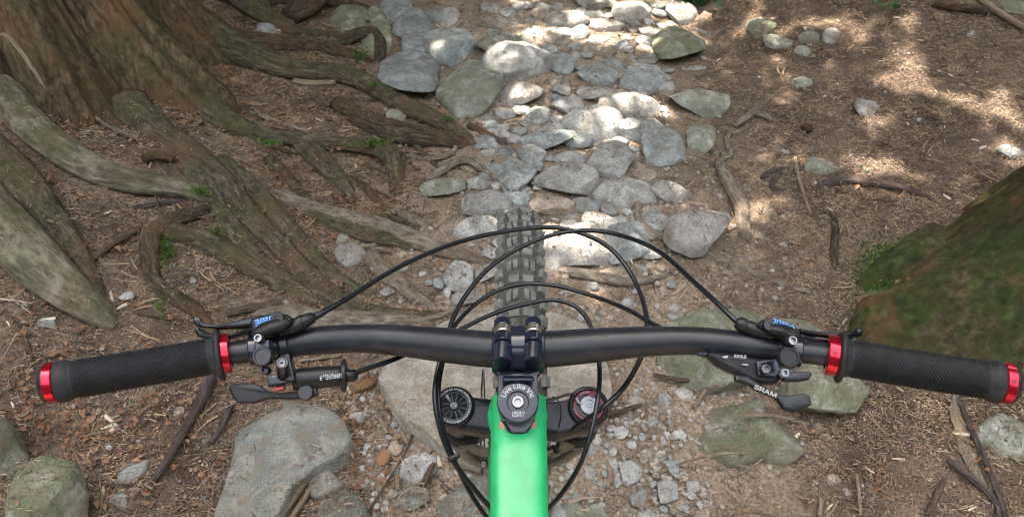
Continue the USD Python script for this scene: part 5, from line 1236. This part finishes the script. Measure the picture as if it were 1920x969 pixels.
def leaf(seed, n=1, size=.011, spread=.03):
    r = np.random.default_rng(seed); V, Fc, o = [], [], 0
    for _ in range(n):
        L = size * r.uniform(.7, 1.3); w = L * r.uniform(.45, .75); t = np.linspace(-1, 1, 5); a = r.uniform(0, 6.28); cu = r.uniform(-.5, .5)
        prof = np.array([.05, .75, 1, .7, .04]) * w / 2
        ctr = np.stack([t * L / 2, 0 * t, cu * L * .5 * (1 - t ** 2)], -1); rim = r.uniform(.1, .6) * w
        rows = np.stack([ctr + np.stack([0 * t, -prof, rim * (prof / w * 2) ** 2], -1), ctr, ctr + np.stack([0 * t, prof, rim * (prof / w * 2) ** 2], -1)], 1).reshape(-1, 3)
        ca, sa = math.cos(a), math.sin(a); rot = np.array([[ca, -sa, 0], [sa, ca, 0], [0, 0, 1]])
        tl = r.uniform(-.5, .5, 2); rx = np.array([[1, 0, 0], [0, math.cos(tl[0]), -math.sin(tl[0])], [0, math.sin(tl[0]), math.cos(tl[0])]])
        v = rows @ rx.T @ rot.T + [r.uniform(-spread, spread), r.uniform(-spread, spread), r.uniform(.003, .009)]
        V.append(v); Fc.append(grid_faces(5, 3, False) + o); o += len(v)
    return np.vstack(V), np.vstack(Fc)

def not_trail(x, y): return 1 - .75 * trail_mask(x, y)
clump = lambda x, y, s, k: np.clip(meshkit.fbm(np.stack([x * s, y * s, 0 * x], -1), 3, k) * 2.6 - .8, 0, 1)

def place(name, label, cat, protos, n, dens, seed, smin, smax, lift=0.0, tilt=.12, near=1.25):
    p, nn = ground_points(n, dens, seed, near=near); r = np.random.default_rng(seed + 1); n = len(p)
    nn = norm(nn + r.normal(size=(n, 3)) * tilt); p[:, 2] += lift + r.uniform(-.001, .003, n)
    pr = instancer('/World/' + name, protos, p, quat(r.uniform(0, 6.28, n), nn), r.uniform(smin, smax, n), r.integers(0, len(protos), n))
    return tag(pr, label, cat, kind='stuff')
needles = [(both(cluster(11, .008, .024, .0010, .0022, 200 + k), flakes(12, .004, .011, 210 + k)), NEEDLE) for k in range(8)] + [(both(cluster(7, .008, .022, .0012, .0024, 230 + k), flakes(5, .004, .010, 236 + k)), NEEDLE_TAN) for k in range(3)]
NEEDLE_DARK = litter('dark_twigs', [(.06, .04, .03), (.10, .068, .05), (.08, .055, .045)])
place('needle_litter', 'brown conifer needles and splinters carpeting the soil', 'needles', needles, 30000, lambda x, y, px, py: not_trail(x, y) * (.30 + .70 * clump(x, y, 5, 31)), 301, .6, 1.15)
twigs = [(cluster(3, .03, .09, .0016, .0036, 240 + k), [NEEDLE, NEEDLE_DARK, NEEDLE_TAN][k % 3]) for k in range(6)]
place('twig_litter', 'small broken twigs and straws strewn on the ground', 'twigs', twigs, 1100, lambda x, y, px, py: .25 + .75 * not_trail(x, y), 311, .7, 1.5)
leaves = [(leaf(260 + k, 3, .0145), LEAF) for k in range(8)]
def leafd(x, y, px, py):
    l = sm(.15, -.35, x) * (.10 + .9 * clump(x, y, 3.2, 41)); red = ((px < 900) & (px > 330) & (py < 420)) * .9 * clump(x, y, 2.6, 47)
    return np.clip(l * .55 + red + .05, 0, 1) * (1 - .8 * trail_mask(x, y))
place('leaf_litter', 'small dry orange-brown leaves lying under the cedar and along the path', 'leaves', leaves, 6000, leafd, 321, .7, 1.35, .002, .3)
chips = [(cluster(1, .010, .028, .004, .008, 280 + k), CHIP) for k in range(6)]
place('chip_litter', 'pale wood chips among the needles', 'wood chips', chips, 400, lambda x, y, px, py: not_trail(x, y), 331, .7, 1.4, .002)
gv_ = []
for k in range(6):
    s = trimesh.creation.icosphere(1); r = np.random.default_rng(500 + k); v = s.vertices * [1, r.uniform(.65, .95), r.uniform(.5, .75)]
    v = v * (1 + .28 * (meshkit.fbm(v * 1.4 + k * 5, 2, k)[:, None] - .5)); gv_.append(((v * .006 + [0, 0, .001], s.faces), GRAVEL))
def gravd(x, y, px, py):
    near_ = ((px > 1000) & (px < 1330) & (py > 690)) * .9 + ((px > 640) & (px < 940) & (py > 740)) * .55
    return np.clip(near_ + .30 * trail_mask(x, y) * (.2 + clump(x, y, 4, 51)) + .012, 0, 1)
place('fine_gravel', 'fine grey grit and gravel in the bed of the trail', 'gravel', gv_, 3800, gravd, 341, .45, 1.5, 0, .3)

# crumbs lying on the stones
tr_ = np.vstack(TOPS_R); rt_ = np.random.default_rng(352); tr_ = tr_[rt_.choice(len(tr_), min(1500, len(tr_)), replace=False)]
tp = np.vstack(TOPS); r = np.random.default_rng(351); ip = r.choice(len(tp), min(2600, len(tp)), replace=False); tp = np.vstack([tp[ip], tr_])
scr = [(both(cluster(2, .008, .022, .0010, .0020, 700 + k), flakes(3, .003, .008, 720 + k, .025)), NEEDLE) for k in range(5)] + [(leaf(740 + k, 1, .012, .004), LEAF) for k in range(1)]
n = len(tp); wts = np.r_[np.full(5, .18), .10]
tag(instancer('/World/stone_litter', scr, tp[:, :3] - [0, 0, .0015], quat(r.uniform(0, 6.28, n), norm(tp[:, 3:])), r.uniform(.6, 1.1, n), r.choice(6, n, p=wts)), 'needles and crumbs of leaf lying on the stones', 'needles', kind='stuff')

# ------------------------------------------------------------------ conifer boughs overhead, whose gaps let the sun through
PATCH = [  # sunlit patches on the ground as the photograph shows them: from, to, half width (picture units)
 (990, 8, 1300, 18, 40), (1110, 40, 1240, 55, 30), (838, 70, 812, 95, 18), (920, 98, 1010, 112, 22), (975, 180, 1030, 186, 16), (1080, 185, 1240, 208, 30),
 (1040, 450, 1150, 455, 50), (1215, 365, 1300, 362, 24), (1265, 405, 1350, 410, 30), (1545, 268, 1700, 312, 28), (1715, 102, 1830, 155, 27), (1820, 150, 1910, 220, 28),
 (1735, 322, 1860, 362, 32), (1580, 95, 1680, 85, 17), (1610, 45, 1740, 18, 22), (1335, 55, 1395, 105, 20), (1320, 118, 1365, 155, 16), (1350, 310, 1420, 360, 28), (1480, 240, 1500, 300, 14),
 (1020, 250, 1210, 215, 20), (1030, 335, 1120, 335, 18), (1610, 200, 1680, 215, 16), (815, 612, 875, 622, 13), (1100, 640, 1130, 720, 12), (1225, 705, 1300, 735, 16), (880, 380, 930, 400, 16), (1440, 95, 1490, 130, 16), (1400, 20, 1470, 30, 16)]
def sun_gap(x, y):
    """how far (in picture units, scaled) a ground point lies inside a sunlit patch: < 1 inside"""
    px, py, d = project(np.stack([x, y, ground_h(x, y, False) + .05], -1)); best = np.full(len(x), 9.0)
    for x0, y0, x1, y1, w in PATCH:
        e = np.array([x1 - x0, y1 - y0], float); L2 = e @ e
        t = np.clip(((px - x0) * e[0] + (py - y0) * e[1]) / max(L2, 1), 0, 1)
        best = np.minimum(best, np.hypot(px - x0 - t * e[0], py - y0 - t * e[1]) / w)
    return np.where(d > .3, best, 9.0)
def spray(seed, R=.085):
    """a flat spray of conifer foliage: a twig with leaflets on both sides"""
    r = np.random.default_rng(seed); V, Fc = [], []
    for k in range(15):
        t = k / 14; side = 1 if k % 2 else -1
        o = np.array([(t - .5) * 2 * R * .9, 0, 0]); L = R * (.35 + .75 * math.sin(math.pi * min(.15 + t * .8, 1))); a = math.radians(58) * side
        d = np.array([math.cos(a), math.sin(a), r.normal() * .18]); s = np.array([-d[1], d[0], r.normal() * .2]) * L * .26; m0 = len(V)
        V += [o, o + d * L * .55 + s, o + d * L, o + d * L * .55 - s]; Fc += [[m0, m0 + 1, m0 + 2], [m0, m0 + 2, m0 + 3]]
    return np.array(V), np.array(Fc)
def crown(parent, x0, x1, y0, y1, n, seed, h0, h1):
    r = np.random.default_rng(seed); x = r.uniform(x0, x1, n); y = r.uniform(y0, y1, n); h = r.uniform(h0, h1, n)
    g = sun_gap(x, y); thin = meshkit.fbm(np.stack([x * 2.2, y * 2.2, 0 * x], -1), 3, 91)
    px, py, d = project(np.stack([x, y, ground_h(x, y, False)], -1))
    bed = np.hypot((px - 1095) / 250, (py - 190) / 330); bank = np.hypot((px - 1660) / 330, (py - 190) / 250)
    leafy = np.where(d > .3, np.minimum(.72 + .28 * sm(.55, 1.25, bed), .74 + .26 * sm(.6, 1.2, bank)), 1.0)
    keep = (r.uniform(size=n) < np.maximum(.16, sm(1.1, 1.75, g)) * leafy) & (thin > .20)
    x, y, h = x[keep], y[keep], h[keep]
    pos = np.stack([x, y, ground_h(x, y, False) + .05], -1) + SUN[None] * (h / SUN[2])[:, None]
    n = len(x); q = quat(r.uniform(0, 6.28, n), norm(SUN[None] + r.normal(size=(n, 3)) * .35))
    pr = instancer(str(parent.GetPath()) + '/crown', [(spray(600 + k), CANOPY) for k in range(4)], pos, q, r.uniform(.8, 1.25, n), r.integers(0, 4, n))
    tag(pr, kind='stuff'); return pos
cp = crown(left, -3.6, .3, -.6, 5.4, 7600, 701, 3.6, 4.9)
cp2 = crown(right, .3, 3.8, -.6, 5.4, 7000, 702, 3.6, 4.9)
for tr_, cc, zz in ((left, LC, z0), (right, RC, rz)):
    for k in range(7):
        src = cp if tr_ is left else cp2; rr = np.random.default_rng(800 + k); t = src[rr.integers(len(src))]
        a = np.array([cc[0], cc[1], zz + 3.2 + .35 * k])
        obj('bough', tube([[*a, .06], [*((a + t) / 2 + [0, 0, .35]), .035], [*t, .008]], 8, 14), BARK['dark'], tr_, smooth=True)

# ------------------------------------------------------------------ the wood around the clearing, whose dark green stands in the reflections
def clump_mesh(seed, R=.55):
    r = np.random.default_rng(seed); V, Fc = [], []
    for k in range(46):
        o = r.normal(size=3); o = o / np.linalg.norm(o) * R * r.uniform(.4, 1) * [1, 1, .6]; d = norm(r.normal(size=3) + [0, 0, -.3]); s_ = norm(np.cross(d, r.normal(size=3))); L = r.uniform(.18, .38); m0 = len(V)
        V += [o, o + d * L * .5 + s_ * L * .28, o + d * L, o + d * L * .5 - s_ * L * .28]; Fc += [[m0, m0 + 1, m0 + 2], [m0, m0 + 2, m0 + 3]]
    return np.array(V), np.array(Fc)
r = np.random.default_rng(9001); n = 1900
an = r.uniform(0, 2 * math.pi, n); rad = r.uniform(6.0, 8.5, n); zt = 5.4 + .9 * np.sin(an * 5) + .6 * np.sin(an * 11 + 1); zz = r.uniform(0, 1, n) ** .9 * zt
pos = np.stack([rad * np.cos(an), 1.6 + rad * np.sin(an), zz + .3 + np.maximum(0, ground_h(rad * np.cos(an), 1.6 + rad * np.sin(an), False)) * .8], -1)
wp = instancer('/World/surrounding_wood', [(clump_mesh(950 + k), CANOPY) for k in range(3)], pos, quat(r.uniform(0, 6.28, n), norm(np.array([[0, 0, 1.0]]) + r.normal(size=(n, 3)) * .3)), r.uniform(.8, 1.5, n), r.integers(0, 3, n))
tag(wp, 'dense dark green conifer wood standing all round the trail', 'wood', kind='stuff')
